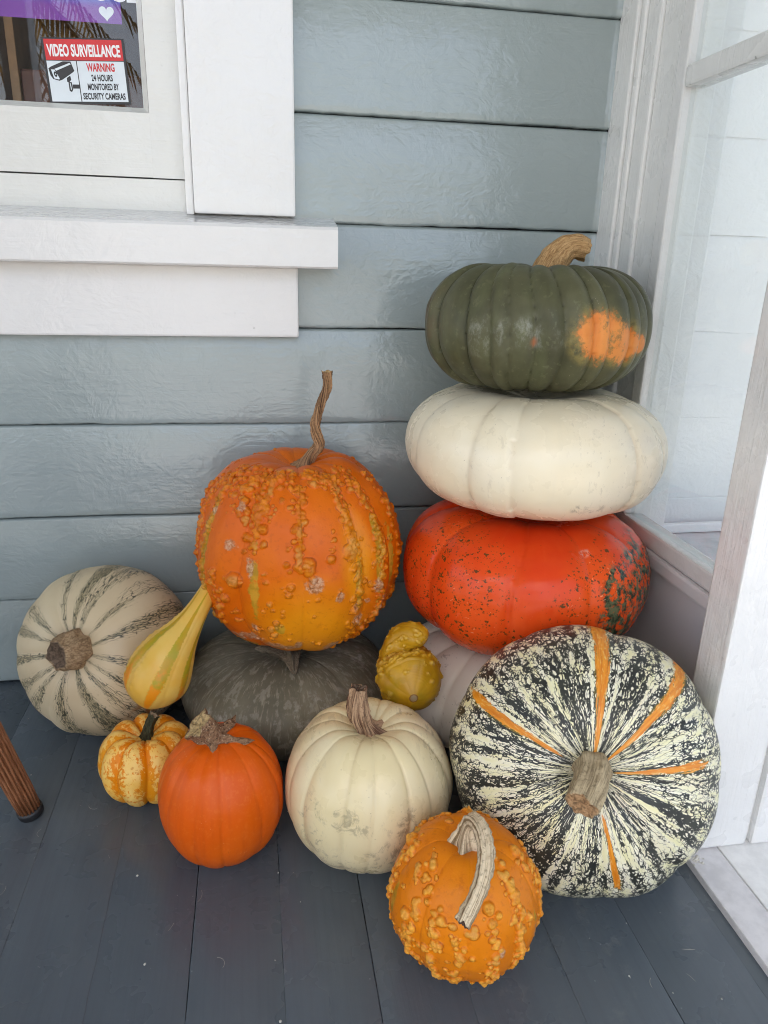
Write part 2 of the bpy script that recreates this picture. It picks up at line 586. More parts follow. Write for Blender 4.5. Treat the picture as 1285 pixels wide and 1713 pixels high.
# camera pictogram
def pic(pts, mt, y, name='pictogram'):
    flat(name, [(-0.0515 + px * 0.00036, 0.0105 - py * 0.00036) for px, py in pts][::-1], mt, stk, y)
pic([(4, 20), (14, 14), (60, -4), (88, -4), (98, 28), (90, 34), (50, 58), (38, 62), (16, 56), (8, 44)], ink, -0.0004)
pic([(13, 24), (26, 24), (40, 54), (38, 58), (20, 54)], vinyl, -0.0006)
pic([(26, 22), (84, 1), (88, 6), (32, 28)], vinyl, -0.0006)
pic([(23, 31), (29, 31), (33, 38), (33, 46), (28, 50), (23, 46), (21, 38)], ink, -0.0008)
pic([(26, 37), (29, 38), (30, 42), (27, 43)], vinyl, -0.001)
pic([(66, 52), (80, 44), (82, 58), (74, 66), (66, 66)], ink, -0.0004)
pic([(70, 66), (82, 66), (84, 92), (78, 100), (70, 96)], ink, -0.0004)
pic([(84, 74), (112, 74), (112, 88), (84, 88)], ink, -0.0004)
pic([(75, 70), (78, 70), (79, 92), (76, 92)], vinyl, -0.0006)

pos = empty('poster', (-0.25, 0.0270, 1.012), 'purple and blue poster with a white heart behind the window', 'poster')
pos.rotation_euler = (0, R(-0.5), 0)
def poster_mat():
    m = M('poster_print', 0.5)
    z = m.n('SeparateXYZ')
    m.put(z.inputs[0], m.obj())
    return m.out(m.mix(m.mr(z.outputs[2], 0.016, 0.034), S(112, 52, 150), S(45, 95, 185)))
flat('sheet', [(-0.16, 0), (0.083, 0), (0.083, 0.30), (-0.16, 0.30)], poster_mat(), pos, 0)
hp = []
for q in range(40):
    t = 2 * math.pi * q / 40
    hp.append((0.0635 + 0.00062 * 16 * math.sin(t) ** 3, 0.0125 + 0.00062 * (13 * math.cos(t) - 5 * math.cos(2 * t) - 2 * math.cos(3 * t) - math.cos(4 * t))))
flat('heart', hp[::-1], vinyl, pos, -0.0003)
me = text_mesh('THUUCE', 0.034, 0.9, 0.001)
link('lettering', me, lettering, pos, (0.045, -0.0003, 0.0275))

# ------------------------------------------------------------------ glazed partition on the right
part = empty('glazed_partition', (0.57, -0.25, 0), 'white painted glazed partition with muntin on the right', 'partition')
TOP = 2.5
# casing seen from the corner outward, each strip a step forward or back
box('corner_board', 0.556, 0.62, -0.0545, 0.0, 0.0, TOP, MAT_PART, part, 0.003)
box('bead', 0.5605, 0.62, -0.0700, -0.0550, 0.0, TOP, MAT_PART, part, 0.004)
box('casing_board', 0.5645, 0.62, -0.1085, -0.0705, 0.0, TOP, MAT_PART, part, 0.004)
box('casing_board', 0.5700, 0.62, -0.1660, -0.1090, 0.0, TOP, MAT_PART, part, 0.002)
GX = 0.5765
box('stop_bead', 0.5655, 0.60, -0.1935, -0.1665, 0.345, TOP, MAT_TRIMV, part, 0.003)
box('muntin', 0.5650, 0.595, -0.4870, -0.1940, 0.936, 0.9625, MAT_PART, part, 0.0045)
box('bottom_rail', 0.5660, 0.598, -0.4870, -0.1665, 0.318, 0.3445, MAT_TRIM, part, 0.004)
box('pane', GX, GX + 0.003, -0.4870, -0.1945, 0.345, 0.9355, MAT_GLASS_SIDE, part, 0)
box('pane', GX, GX + 0.003, -0.4870, -0.1945, 0.963, TOP, MAT_GLASS_SIDE, part, 0)
box('ledge_bead', 0.5630, 0.605, -0.4870, -0.1100, 0.293, 0.3165, MAT_PANEL, part, 0.005)
box('kick_panel', 0.5710, 0.60, -0.4870, -0.1100, 0.0, 0.2925, MAT_PANEL, part, 0.002)
# inner side mouldings behind the glass
box('inner_bead', 0.583, 0.612, -0.1945, -0.180, 0.30, TOP, MAT_INNER, part, 0.003)
box('inner_casing', 0.6205, 0.66, -0.1600, -0.02, 0.25, TOP, MAT_INNER, part, 0.004)
# jamb post in front
jamb = empty('door_jamb', (0.523, -0.54, 0), 'white painted door jamb post with groove, at the right edge', 'door jamb')
box('post', 0.523, 0.6035, -0.5400, -0.4875, 0.012, TOP, MAT_PART, jamb, 0.003)
box('post_face', 0.6105, 0.75, -0.5420, -0.4875, 0.0115, TOP, MAT_PART, jamb, 0.004)
box('groove_back', 0.6037, 0.6103, -0.5330, -0.4885, 0.0125, TOP, MAT_PART, jamb, 0)
# inner wall in white siding behind the glass, ledge below it
iw = empty('inner_siding_wall', (0.6, 0, 0.2), 'white painted siding seen through the side glass', 'wall')
for k in range(1, len(zs) - 1):
    me = siding_mesh(0.0625, 1.6, zs[k] - 0.2, zs[k + 1] - 0.2, 900 + k, False, 0.5)
    link('siding_board', me, MAT_INNER, iw)
box('sheathing', 0.61, 2.2, 0.0135, 0.12, 0.0, 2.7, MAT_INNER, iw, 0)
box('vertical_trim', 0.6625, 0.735, -0.020, -0.0075, 0.245, 2.5, MAT_INNER, iw, 0.003)
box('ledge_trim', 0.662, 2.1, -0.032, -0.0205, 0.243, 0.262, MAT_INNER, iw, 0.004)
ledge = tag(from_bm('indoor_ledge', box_bm(0.606, 2.2, -0.4870, 0.0125, 0.15, 0.242, 0.002), plain('ledge_paint', (0.66, 0.64, 0.65), 0.6)), kind='structure')
# threshold and landing
thr = empty('threshold', (0.54, -0.9, 0), 'grey white painted threshold strip beside the floorboards', 'threshold')
bm = box_bm(0.5185, 0.5665, -1.6, -0.505, -0.03, 0.0100, 0.0022)
for v in bm.verts:
    v.co -= Vector(thr.location)
from_bm('sill_board', bm, plain('threshold_paint', (0.62, 0.61, 0.61), 0.5, 45, 0.10, 0.25), thr)
MAT_LAND = plain('landing_paint', (0.76, 0.76, 0.74), 0.6, 60, 0.06, 0.5, 0.002)
tag(from_bm('landing', box_bm(0.567, 2.4, -1.6, -0.489, -0.03, 0.0112, 0.001), MAT_LAND), kind='structure')
# ------------------------------------------------------------------ pumpkins: shape
def frame(axis, roll=0.0):
    """3x3 with columns (e1, e2, axis)"""
    a = np.array(axis, float); a /= np.linalg.norm(a)
    h = np.array([0, 0, 1.0]) if abs(a[2]) < 0.95 else np.array([0, 1.0, 0])
    if abs(a[2]) >= 0.95:
        e1 = np.cross(h, a)
    else:
        e1 = np.cross(h, a)
    e1 /= np.linalg.norm(e1)
    e2 = np.cross(a, e1)
    c, s = math.cos(roll), math.sin(roll)
    return np.stack([c * e1 + s * e2, -s * e1 + c * e2, a], 1)


def grid_normals(P):
    du = np.roll(P, -1, 1) - np.roll(P, 1, 1)
    dv = np.gradient(P, axis=0)
    n = np.cross(du, dv)
    l = np.linalg.norm(n, axis=-1, keepdims=True)
    return n / np.maximum(l, 1e-12)


def rib_fields(TH, PH, angles, power, twist=0.0, seed=0, wob=0.05):
    """groove strength 0..1 and lobe index for each vertex"""
    n = len(angles)
    rnd = np.random.RandomState(seed)
    th = TH + twist * np.sin(PH) + wob * np.sin(PH * 2.3 + rnd.rand() * 6) * np.sin(TH * 2 + rnd.rand() * 6)
    th = np.mod(th - angles[0], 2 * math.pi)
    an = np.mod(np.array(angles) - angles[0], 2 * math.pi)
    an = np.concatenate([np.sort(an), [2 * math.pi]])
    idx = np.clip(np.searchsorted(an, th, side='right') - 1, 0, n - 1)
    lo, hi = an[idx], an[idx + 1]
    s = (th - lo) / (hi - lo)
    wdt = (hi - lo) / (2 * math.pi / n)
    amp = rnd.uniform(0.65, 1.15, n + 1); amp[n] = amp[0]
    am = amp[idx] * (1 - s) + amp[idx + 1] * s
    g = 1 - np.abs(np.sin(math.pi * s)) ** power
    return g * am * np.clip(wdt, 0.5, 1.4), idx, s


def pumpkin(name, label, center, axis, Rr, Ra, base, mat, *, nu=240, nv=130, ribs=12, rib_depth=0.05, rib_power=0.55, rib_jit=0.25,
            fine=0, fine_depth=0.0, boxy=0.92, zp=1.0, egg=0.0, dim_top=0.22, dim_w=0.32, dim_bot=0.12, lump=0.02, seed=1, roll=0.0, twist=0.0,
            warts=None, masks=None, post=None, group=None, cat='pumpkin', flat_base=0.0):
    rnd = np.random.RandomState(seed)
    th = np.linspace(0, 2 * math.pi, nu, endpoint=False)
    ph = np.linspace(-math.pi / 2, math.pi / 2, nv + 2)[1:-1]
    TH, PH = np.meshgrid(th, ph)
    rho = np.cos(PH) ** boxy * (1 + egg * np.sin(PH))
    zet = np.sign(np.sin(PH)) * np.abs(np.sin(PH)) ** zp
    zz = Ra * zet - Ra * dim_top * np.exp(-(rho / dim_w) ** 2) * (PH > 0) + Ra * dim_bot * np.exp(-(rho / dim_w) ** 2) * (PH < 0)
    rr = Rr * rho
    P = np.stack([rr * np.cos(TH), rr * np.sin(TH), zz], -1)
    N = grid_normals(P)
    ang = (np.arange(ribs) + rnd.uniform(-rib_jit, rib_jit, ribs)) * 2 * math.pi / ribs
    G, idx, s = rib_fields(TH, PH, list(np.sort(ang)), rib_power, twist, seed)
    env = np.clip(np.cos(PH), 0, 1) ** 0.45
    P = P - N * (G * env * rib_depth * Rr)[..., None]
    if fine:
        ang2 = (np.arange(fine) + rnd.uniform(-.3, .3, fine)) * 2 * math.pi / fine
        G2, _, _ = rib_fields(TH, PH, list(np.sort(ang2)), 0.7, twist, seed + 5)
        P = P - N * (G2 * env * fine_depth * Rr)[..., None]
        G = np.maximum(G, G2 * 0.6)
    # every lobe has its own fullness
    lob = rnd.uniform(-1, 1, ribs)
    P = P + N * (lob[idx] * np.sin(math.pi * s) * env * lump * 0.8 * Rr)[..., None]
    U = P / Rr
    P = P + N * ((fbm(U, 1.3, seed, 3) * lump + fbm(U, 5.0, seed + 3, 2) * lump * 0.18) * Rr)[..., None] * np.clip(np.cos(PH) * 3, 0, 1)[..., None]
    if post is not None:
        P = post(P, TH, PH, N)
    att = {'rib': G}
    if warts is not None:
        P, W = warts(P, TH, PH, idx, s, Rr, rnd)
        att['wart'] = W
    arc = np.concatenate([np.zeros((1, nu)), np.cumsum(np.linalg.norm(np.diff(P, axis=0), axis=-1), 0)], 0)
    arc = (arc[-1:] - arc) / Rr                      # 0 at the stem
    if masks:
        for k, fn in masks.items():
            att[k] = fn(TH, PH, P / Rr, arc)
    return finish(name, label, P, TH, arc, att, center, axis, roll, base, mat, group, cat, flat_base)


def finish(name, label, P, TH, arc, att, center, axis, roll, base, mat, group, cat, flat_base=0.0):
    nv, nu = P.shape[:2]
    Fm = frame(axis, roll)
    Wd = P.reshape(-1, 3) @ Fm.T + np.array(center)
    top = np.array([[0, 0, P[-1, :, 2].mean()]]) @ Fm.T + np.array(center)
    bot = np.array([[0, 0, P[0, :, 2].mean()]]) @ Fm.T + np.array(center)
    if arc is not None and name in ('pear_gourd', 'warty_gourd'):
        top = P[-1].mean(0)[None] @ Fm.T + np.array(center)
        bot = P[0].mean(0)[None] @ Fm.T + np.array(center)
    V = np.concatenate([Wd, bot, top]) - np.array(base)
    if flat_base > 0:                                 # soft contact flat where it stands on the floor
        lo = V[:, 2]
        V[:, 2] = np.where(lo < flat_base, flat_base - (flat_base - lo) * 0.35, lo)
        V[:, 2] -= V[:, 2].min()
    i = np.arange(nv - 1)[:, None] * nu
    j = np.arange(nu)[None, :]
    jn = (j + 1) % nu
    Fq = np.stack([i + j, i + jn, i + nu + jn, i + nu + j], -1).reshape(-1, 4)
    b, t = nv * nu, nv * nu + 1
    F3 = [(b, (q + 1) % nu, q) for q in range(nu)] + [(t, (nv - 1) * nu + q, (nv - 1) * nu + (q + 1) % nu) for q in range(nu)]
    me = bpy.data.meshes.new('body')
    me.vertices.add(len(V)); me.vertices.foreach_set('co', V.astype(np.float32).ravel())
    flatl = np.concatenate([Fq.ravel(), np.array(F3).ravel()]).astype(np.int32)
    sizes = np.concatenate([np.full(len(Fq), 4), np.full(len(F3), 3)]).astype(np.int32)
    me.loops.add(len(flatl)); me.loops.foreach_set('vertex_index', flatl)
    me.polygons.add(len(sizes))
    me.polygons.foreach_set('loop_start', np.concatenate([[0], np.cumsum(sizes)[:-1]]).astype(np.int32))
    me.polygons.foreach_set('loop_total', sizes)
    me.polygons.foreach_set('use_smooth', np.ones(len(sizes), bool))
    me.update(calc_edges=True)

    def put(nm, A, kind='FLOAT'):
        a = me.attributes.new(nm, kind, 'POINT')
        if kind == 'FLOAT':
            A = A.reshape(-1)
            A = np.concatenate([A, [A[:nu].mean(), A[-nu:].mean()]])
            a.data.foreach_set('value', A.astype(np.float32))
        else:
            A = A.reshape(-1, 3)
            A = np.concatenate([A, [A[:nu].mean(0), A[-nu:].mean(0)]])
            a.data.foreach_set('vector', A.astype(np.float32).ravel())
    put('sph', np.stack([np.cos(TH), np.sin(TH), arc], -1), 'FLOAT_VECTOR')
    for k, A in att.items():
        put(k, np.broadcast_to(A, TH.shape).copy())
    root = empty(name, base, label, cat, group)
    link('body', me, mat, root)
    return root


def stem(root, pts, radii, mat, *, ridges=6, ridge=0.16, twist=0.0, flare=None, nseg=46, nu=60, seed=0, rough=0.05, cap_in=0.25, cut=None, world=True, squash=1.0):
    """stalk swept along pts (world coordinates); flare = (length fraction, star depth, extra radius)"""
    pts = np.array(pts, float)
    t0 = np.linspace(0, 1, len(pts))
    tt = np.linspace(0, 1, nseg)
    # smooth path: repeated corner cutting
    q = pts.copy(); rr = np.array(radii, float)
    for _ in range(3):
        q2 = np.empty((len(q) * 2, 3)); r2_ = np.empty(len(q) * 2)
        q2[0], q2[-1] = q[0], q[-1]; r2_[0], r2_[-1] = rr[0], rr[-1]
        q2[1:-1:2] = q[:-1] * .75 + q[1:] * .25; q2[2:-1:2] = q[:-1] * .25 + q[1:] * .75
        r2_[1:-1:2] = rr[:-1] * .75 + rr[1:] * .25; r2_[2:-1:2] = rr[:-1] * .25 + rr[1:] * .75
        q, rr = q2, r2_
    d = np.concatenate([[0], np.cumsum(np.linalg.norm(np.diff(q, axis=0), axis=1))])
    d /= d[-1]
    path = np.stack([np.interp(tt, d, q[:, k]) for k in range(3)], 1)
    rad = np.interp(tt, d, rr)
    tan = np.gradient(path, axis=0); tan /= np.linalg.norm(tan, axis=1, keepdims=True)
    e1 = np.cross(tan[0], [0.3, 0.9, 0.2]); e1 /= np.linalg.norm(e1)
    th = np.linspace(0, 2 * math.pi, nu, endpoint=False)
    rows = []; sphr = []
    rnd = np.random.RandomState(seed)
    ph = rnd.rand() * 6
    rj = rnd.uniform(0.7, 1.3, ridges + 1)
    for i in range(nseg):
        e1 = e1 - tan[i] * (e1 @ tan[i]); e1 /= np.linalg.norm(e1)
        e2 = np.cross(tan[i], e1)
        a = th + twist * tt[i]
        k = np.abs(np.sin((a * ridges / 2) + ph))
        star = k ** 1.2
        r = rad[i] * (1 - ridge + ridge * 2 * (1 - k ** 0.8))
        if flare is not None and tt[i] < flare[0]:
            f = (1 - tt[i] / flare[0]) ** 2.2
            r = r + flare[2] * f * (1 + flare[1] * (1 - 2 * star))
        row = path[i] + np.outer(np.cos(th) * r, e1) + np.outer(np.sin(th) * r * squash, e2)
        rows.append(row)
        sphr.append(np.stack([np.cos(a), np.sin(a), np.full(nu, tt[i] * d[-1])], -1))
    P = np.array(rows)
    nrm = P - path[:, None, :]
    nrm /= np.linalg.norm(nrm, axis=-1, keepdims=True)
    mr_ = rad.mean()
    P = P + nrm * (fbm(P / mr_, 1.6, seed + 9, 3) * rough * mr_)[..., None]
    # broken end
    endn = tan[-1]
    P[-1] += endn * (fbm(P[-1] / mr_, 2.2, seed + 4, 2) * 0.25 * rad[-1])[:, None]
    S_ = np.array(sphr)
    # inset cap rows
    cen = P[-1].mean(0)
    ins = []
    for f, dp in ((0.86, 0.02), (0.6, -cap_in * .6), (0.3, -cap_in)):
        rw = cen + (P[-1] - cen) * f + endn * dp * rad[-1] + endn * (fbm(P[-1] * f / mr_, 4.0, seed + 2, 2) * 0.12 * rad[-1])[:, None]
        ins.append(rw)
    P = np.concatenate([P, np.array(ins)])
    S_ = np.concatenate([S_, np.repeat(S_[-1:], 3, 0)])
    capm = np.concatenate([np.zeros((nseg, nu)), np.ones((3, nu))])
    base = np.array(root.location)
    nv = len(P)
    V = np.concatenate([P.reshape(-1, 3), [P[-1].mean(0)]]) - base
    i = np.arange(nv - 1)[:, None] * nu; j = np.arange(nu)[None, :]; jn = (j + 1) % nu
    Fq = np.stack([i + j, i + jn, i + nu + jn, i + nu + j], -1).reshape(-1, 4)
    F = [tuple(f) for f in Fq] + [(nv * nu, (nv - 1) * nu + q, (nv - 1) * nu + (q + 1) % nu) for q in range(nu)]
    me = np_mesh('stem', V, F)
    a = me.attributes.new('sph', 'FLOAT_VECTOR', 'POINT')
    a.data.foreach_set('vector', np.concatenate([S_.reshape(-1, 3), [[0, 0, 1]]]).astype(np.float32).ravel())
    a = me.attributes.new('cap', 'FLOAT', 'POINT')
    a.data.foreach_set('value', np.concatenate([capm.ravel(), [1]]).astype(np.float32))
    return link('stem', me, mat, root)


# ------------------------------------------------------------------ pumpkins: materials
def stem_mat(name, light, dark, capc=None, k=6.0, grain=60, rough=0.8, speckle=0.0, con=0.13):
    m = M(name, rough, 0.25)
    s = m.attr('sph', 'Vector')
    f = m.noise(m.vmul(s, (k, k, grain * 0.25)), 1.0, 5, 0.65)
    f2 = m.noise(m.vmul(s, (k * 3, k * 3, grain * 0.6)), 1.0, 3, 0.6)
    c = m.mix(m.mr(m.add(m.mul(f, 0.65), m.mul(f2, 0.35)), 0.49 - con, 0.49 + con), dark, light)
    c = m.mix(m.mul(m.mr(m.noise(m.obj(), 300, 3, 0.6), 0.52, 0.68), 0.45 + speckle), c, [x * 0.45 for x in dark[:3]])
    if speckle:
        c = m.mix(m.mul(m.mr(m.noise(m.obj(), 420, 2, 0.5), 0.6, 0.68), speckle), c, S(215, 195, 165))
    if capc:
        cn = m.noise(m.obj(), 260, 3, 0.6)
        c = m.mix(m.attr('cap'), c, m.mix(m.mr(cn, 0.4, 0.65), capc, [x * 0.45 for x in capc[:3]]))
    h = m.add(m.mul(f2, 0.6), m.mul(m.noise(m.obj(), 250, 3, 0.6), 0.6))
    return m.out(c, None, m.bump(h, 0.7, 0.0015))


def skin_end(m, col, rough, h=None, bstr=0.25, bd=0.0012, coat=0.0, sss=0.04):
    p = m.obj()
    fine = m.noise(p, 220, 3, 0.55)
    mid = m.noise(p, 38, 3, 0.55)
    hh = m.add(m.mul(fine, 0.25), m.mul(mid, 0.75))
    if h is not None:
        hh = m.add(hh, h)
    rr = m.mr(m.noise(p, 17, 4, 0.6), 0.3, 0.7, rough * 0.82, rough * 1.22)
    return m.out(col, rr, m.bump(hh, bstr, bd))


def scuffs(m, col, tone, amount=0.5, sc=40, lo=0.62):
    lo = lo - 0.015
    p = m.obj()
    st = m.noise(m.vadd(m.vmul(p, (sc * 2.2, sc * 0.7, sc)), m.vmul(m.noise(p, 7, 1, 0.5, 0, True), 8)), 1.0, 4, 0.7)
    area = m.mr(m.noise(p, 6.5, 2), 0.42, 0.62)
    return m.mix(m.mul(m.mul(m.mr(st, lo, lo + 0.08), area), amount), col, tone)


def specks(m, col, tone, scale=160, size=0.12, area_scale=12, lo=0.5, amount=0.8):
    p = m.obj()
    d = m.vor(m.vadd(p, m.vmul(m.noise(p, 200, 1, 0.5, 0, True), 0.002)), scale, 'F1')
    sel = m.mr(m.noise(p, area_scale, 2), lo, lo + 0.08)
    return m.mix(m.mul(m.mul(m.mr(d, size, size * 0.5), sel), amount), col, tone)


def dots(m, scale, rmin, rmax, stretch=None):
    p = m.obj()
    pv = m.vadd(p, m.vmul(m.vadd(m.noise(p, scale * 1.6, 2, 0.6, 0, True), (-.5, -.5, -.5)), 1.5 / scale))
    nd = m.n('TexVoronoi', feature='F1')
    m.put(nd.inputs['Vector'], pv if stretch is None else m.vmul(pv, stretch))
    m.put(nd.inputs['Scale'], scale)
    r = m.n('SeparateColor')
    m.put(r.inputs[0], nd.outputs['Color'])
    rad = m.mr(r.outputs[0], 0.0, 1.0, rmin, rmax, False)
    return m.mr(m.sub(nd.outputs['Distance'], rad), 0.05, -0.05), r.outputs[1]


def mat_green():
    m = M('green_rind', 0.45, 0.22)
    p = m.obj(); s = m.attr('sph', 'Vector')
    n1 = m.noise(p, 11, 4, 0.6)
    c = m.mix(m.mr(n1, 0.3, 0.7), S(66, 65, 45), S(92, 91, 66))
    st = m.noise(m.vmul(s, (5, 5, 1.6)), 1.0, 4, 0.6)
    c = m.mix(m.mul(m.mr(st, 0.45, 0.75), 0.45), c, S(98, 102, 70))
    c = m.mix(m.mul(m.mul(m.attr('brown'), m.mr(m.noise(p, 26, 4, 0.65), 0.38, 0.66)), 0.6), c, S(96, 78, 56))
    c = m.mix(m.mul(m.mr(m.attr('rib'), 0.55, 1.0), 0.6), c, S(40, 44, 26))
    mott = m.mr(m.noise(p, 110, 3, 0.6), 0.58, 0.68)
    c = m.mix(m.mul(mott, 0.35), c, S(112, 114, 84))
    o = m.attr('orange')
    of = m.mr(m.add(o, m.add(m.mul(m.sub(m.noise(p, 34, 5, 0.75), 0.5), 1.9), m.mul(m.sub(m.noise(p, 150, 3, 0.7), 0.5), 0.9))), 0.42, 0.92)
    oc = m.mix(m.mr(m.noise(p, 24, 4), 0.35, 0.65), S(220, 142, 72), S(206, 118, 52))
    oc = specks(m, oc, S(130, 84, 44), 190, 0.22, 30, 0.52, 0.8)
    c = m.mix(of, c, oc)
    halo = m.mul(m.mul(m.mr(o, 0.02, 0.5), m.sub(1.0, of)), m.mr(m.noise(p, 60, 4, 0.7), 0.3, 0.7))
    c = m.mix(m.mul(halo, 0.6), c, S(160, 140, 78))
    dust = m.attr('dust')
    df = m.mul(m.mr(m.noise(m.vmul(p, (60, 60, 34)), 1.0, 5, 0.75), 0.46, 0.72), m.mr(m.add(dust, m.mul(m.sub(m.noise(p, 22, 3), 0.5), 1.4)), 0.3, 1.1))
    c = m.mix(m.mul(df, 0.55), c, S(160, 162, 150))
    c = specks(m, c, S(190, 180, 160), 230, 0.12, 22, 0.58, 0.5)
    c = m.mix(m.attr('scar'), c, S(150, 92, 58))
    return skin_end(m, c, 0.42, None, 0.4, 0.0018)


def mat_white(name, base, warm, pink, rough=0.38, dirt=0.35, lo=0.60):
    m = M(name, rough)
    p = m.obj(); s = m.attr('sph', 'Vector')
    c = m.mix(m.mr(m.noise(p, 8, 4, 0.6), 0.3, 0.72), base, warm)
    c = m.mix(m.mul(m.mr(m.noise(p, 5, 2), 0.5, 0.72), 0.5), c, pink)
    st = m.noise(m.vmul(s, (9, 9, 1.2)), 1.0, 4, 0.6)
    c = m.mix(m.mul(m.mr(st, 0.5, 0.8), 0.22), c, [x * 0.86 for x in warm[:3]])
    c = m.mix(m.mul(m.mr(m.attr('rib'), 0.3, 1.0), 0.16), c, S(176, 150, 118))
    c = scuffs(m, c, S(128, 112, 88), dirt, 48, lo)
    c = scuffs(m, c, S(120, 108, 80), dirt * 0.9, 110, lo + 0.03)
    dn = m.noise(m.vadd(m.vmul(p, (70, 70, 60)), m.vmul(m.noise(p, 25, 2, 0.5, 0, True), 4)), 1.0, 5, 0.72)
    df = m.mul(m.mr(dn, 0.50, 0.64), m.mr(m.add(m.attr('dirt'), m.mul(m.sub(m.noise(p, 20, 3), 0.5), 1.2)), 0.25, 0.8))
    c = m.mix(m.mul(df, 0.55), c, S(132, 122, 100))
    c = specks(m, c, S(112, 88, 64), 120, 0.09, 15, 0.52, 0.7)
    c = specks(m, c, S(150, 130, 100), 300, 0.13, 10, 0.50, 0.35)
    return skin_end(m, c, rough, None, 0.22, 0.0014)


def mat_red():
    m = M('red_orange_rind', 0.3, 0.22)
    p = m.obj(); s = m.attr('sph', 'Vector')
    c = m.mix(m.mr(m.noise(p, 7, 4, 0.6), 0.3, 0.7), S(206, 56, 14), S(220, 82, 26))
    c = m.mix(m.mul(m.mr(m.noise(m.vmul(s, (8, 8, 1.5)), 1.0, 4), 0.5, 0.8), 0.4), c, S(222, 96, 44))
    low = m.attr('low')
    c = m.mix(m.mul(low, 0.7), c, S(216, 92, 22))
    g = m.attr('speckle')
    n2 = m.noise(p, 30, 4, 0.65)
    d1, r1 = dots(m, 130, -0.16, 0.40)
    d2, r2x = dots(m, 270, -0.08, 0.40)
    gg = m.add(g, m.mul(m.sub(m.noise(p, 18, 3, 0.6), 0.5), 1.2))
    f = m.mx(m.mul(d1, m.mr(m.add(gg, m.mul(r1, 0.5)), 0.62, 0.70)), m.mul(d2, m.mr(m.add(gg, m.mul(r2x, 0.7)), 0.62, 0.72)))
    c = m.mix(m.mul(f, 0.9), c, m.mix(n2, S(40, 44, 18), S(96, 70, 26)))
    gm = m.mr(m.add(m.attr('green'), m.mul(m.sub(n2, 0.5), 1.7)), 0.26, 0.58)
    gc = m.mix(m.mr(m.noise(p, 90, 4, 0.65), 0.42, 0.6), S(44, 56, 40), S(96, 100, 70))
    c = m.mix(m.mul(gm, m.mr(m.noise(p, 85, 4, 0.72), 0.42, 0.55)), c, gc)
    # pale scratches
    sv = m.vadd(m.vmul(p, (34, 34, 210)), m.vmul(m.noise(p, 9, 1, 0.5, 0, True), 46))
    sc_ = m.mr(m.noise(sv, 1.0, 3, 0.5), 0.685, 0.71)
    c = m.mix(m.mul(m.mul(sc_, m.mr(m.noise(p, 7, 2), 0.46, 0.6)), 0.6), c, S(226, 160, 110))
    c = m.mix(m.mul(m.attr('scar'), m.mr(m.noise(p, 120, 4, 0.7), 0.42, 0.6)), c, S(205, 170, 150))
    return skin_end(m, c, 0.23, None, 0.3, 0.0015)


def mat_dark():
    m = M('charcoal_green_rind', 0.5, 0.22)
    p = m.obj(); s = m.attr('sph', 'Vector')
    c = m.mix(m.mr(m.noise(p, 9, 4, 0.6), 0.3, 0.7), S(98, 94, 78), S(122, 117, 98))
    b = m.noise(m.vmul(s, (12, 12, 9)), 1.0, 4, 0.6)
    c = m.mix(m.mul(m.mr(b, 0.52, 0.62), 0.6), c, S(146, 142, 126))
    b2 = m.noise(m.vmul(s, (34, 34, 6)), 1.0, 4, 0.65)
    c = m.mix(m.mul(m.mr(b2, 0.54, 0.68), 0.6), c, S(156, 150, 130))
    dust = m.mul(m.mr(m.noise(p, 60, 5, 0.7), 0.5, 0.7), m.mr(m.noise(p, 8, 2), 0.45, 0.65))
    c = m.mix(m.mul(dust, 0.7), c, S(176, 174, 164))
    c = m.mix(m.mul(m.mr(m.attr('rib'), 0.6, 1.0), 0.35), c, S(120, 112, 92))
    return skin_end(m, c, 0.48, m.mul(b2, 0.4), 0.35, 0.0016)


def mat_orange():
    m = M('plain_orange_rind', 0.36, 0.22)
    p = m.obj(); s = m.attr('sph', 'Vector')
    c = m.mix(m.mr(m.noise(p, 7, 3), 0.3, 0.7), S(212, 86, 8), S(218, 96, 12))
    st = m.noise(m.vmul(s, (11, 11, 0.8)), 1.0, 4, 0.6)
    c = m.mix(m.mul(m.mr(st, 0.45, 0.75), 0.45), c, S(196, 74, 8))
    c = m.mix(m.mul(m.mr(m.noise(p, 190, 3, 0.6), 0.5, 0.7), 0.25), c, S(226, 122, 48))
    c = specks(m, c, S(226, 176, 130), 170, 0.10, 20, 0.56, 0.8)
    c = specks(m, c, S(140, 62, 20), 130, 0.09, 12, 0.58, 0.7)
    c = scuffs(m, c, S(150, 70, 20), 0.3, 60, 0.64)
    return skin_end(m, c, 0.34, None, 0.22, 0.0012)


def mat_carnival():
    m = M('mottled_squash_rind', 0.4, 0.22)
    p = m.obj(); s = m.attr('sph', 'Vector')
    org = m.mix(m.mr(m.noise(p, 14, 3), 0.3, 0.7), S(228, 130, 8), S(222, 150, 24))
    crm = m.mix(m.mr(m.noise(p, 30, 3), 0.3, 0.7), S(242, 202, 116), S(236, 184, 84))
    n = m.noise(m.vmul(s, (7, 7, 7)), 1.0, 5, 0.68, 0.8)
    n2 = m.noise(p, 150, 4, 0.65)
    f = m.add(m.add(m.mul(n, 0.75), m.mul(n2, 0.35)), m.mul(m.attr('rib'), -0.30))
    f = m.mul(m.mr(f, 0.46, 0.52), m.mr(m.attr('sph', 'Vector'), 0, 1) if False else 1.0)
    c = m.mix(f, org, crm)
    c = m.mix(m.mul(m.mr(m.noise(p, 120, 4, 0.7), 0.56, 0.62), 0.5), c, S(196, 104, 16))
    return skin_end(m, c, 0.4, None, 0.25, 0.0012)


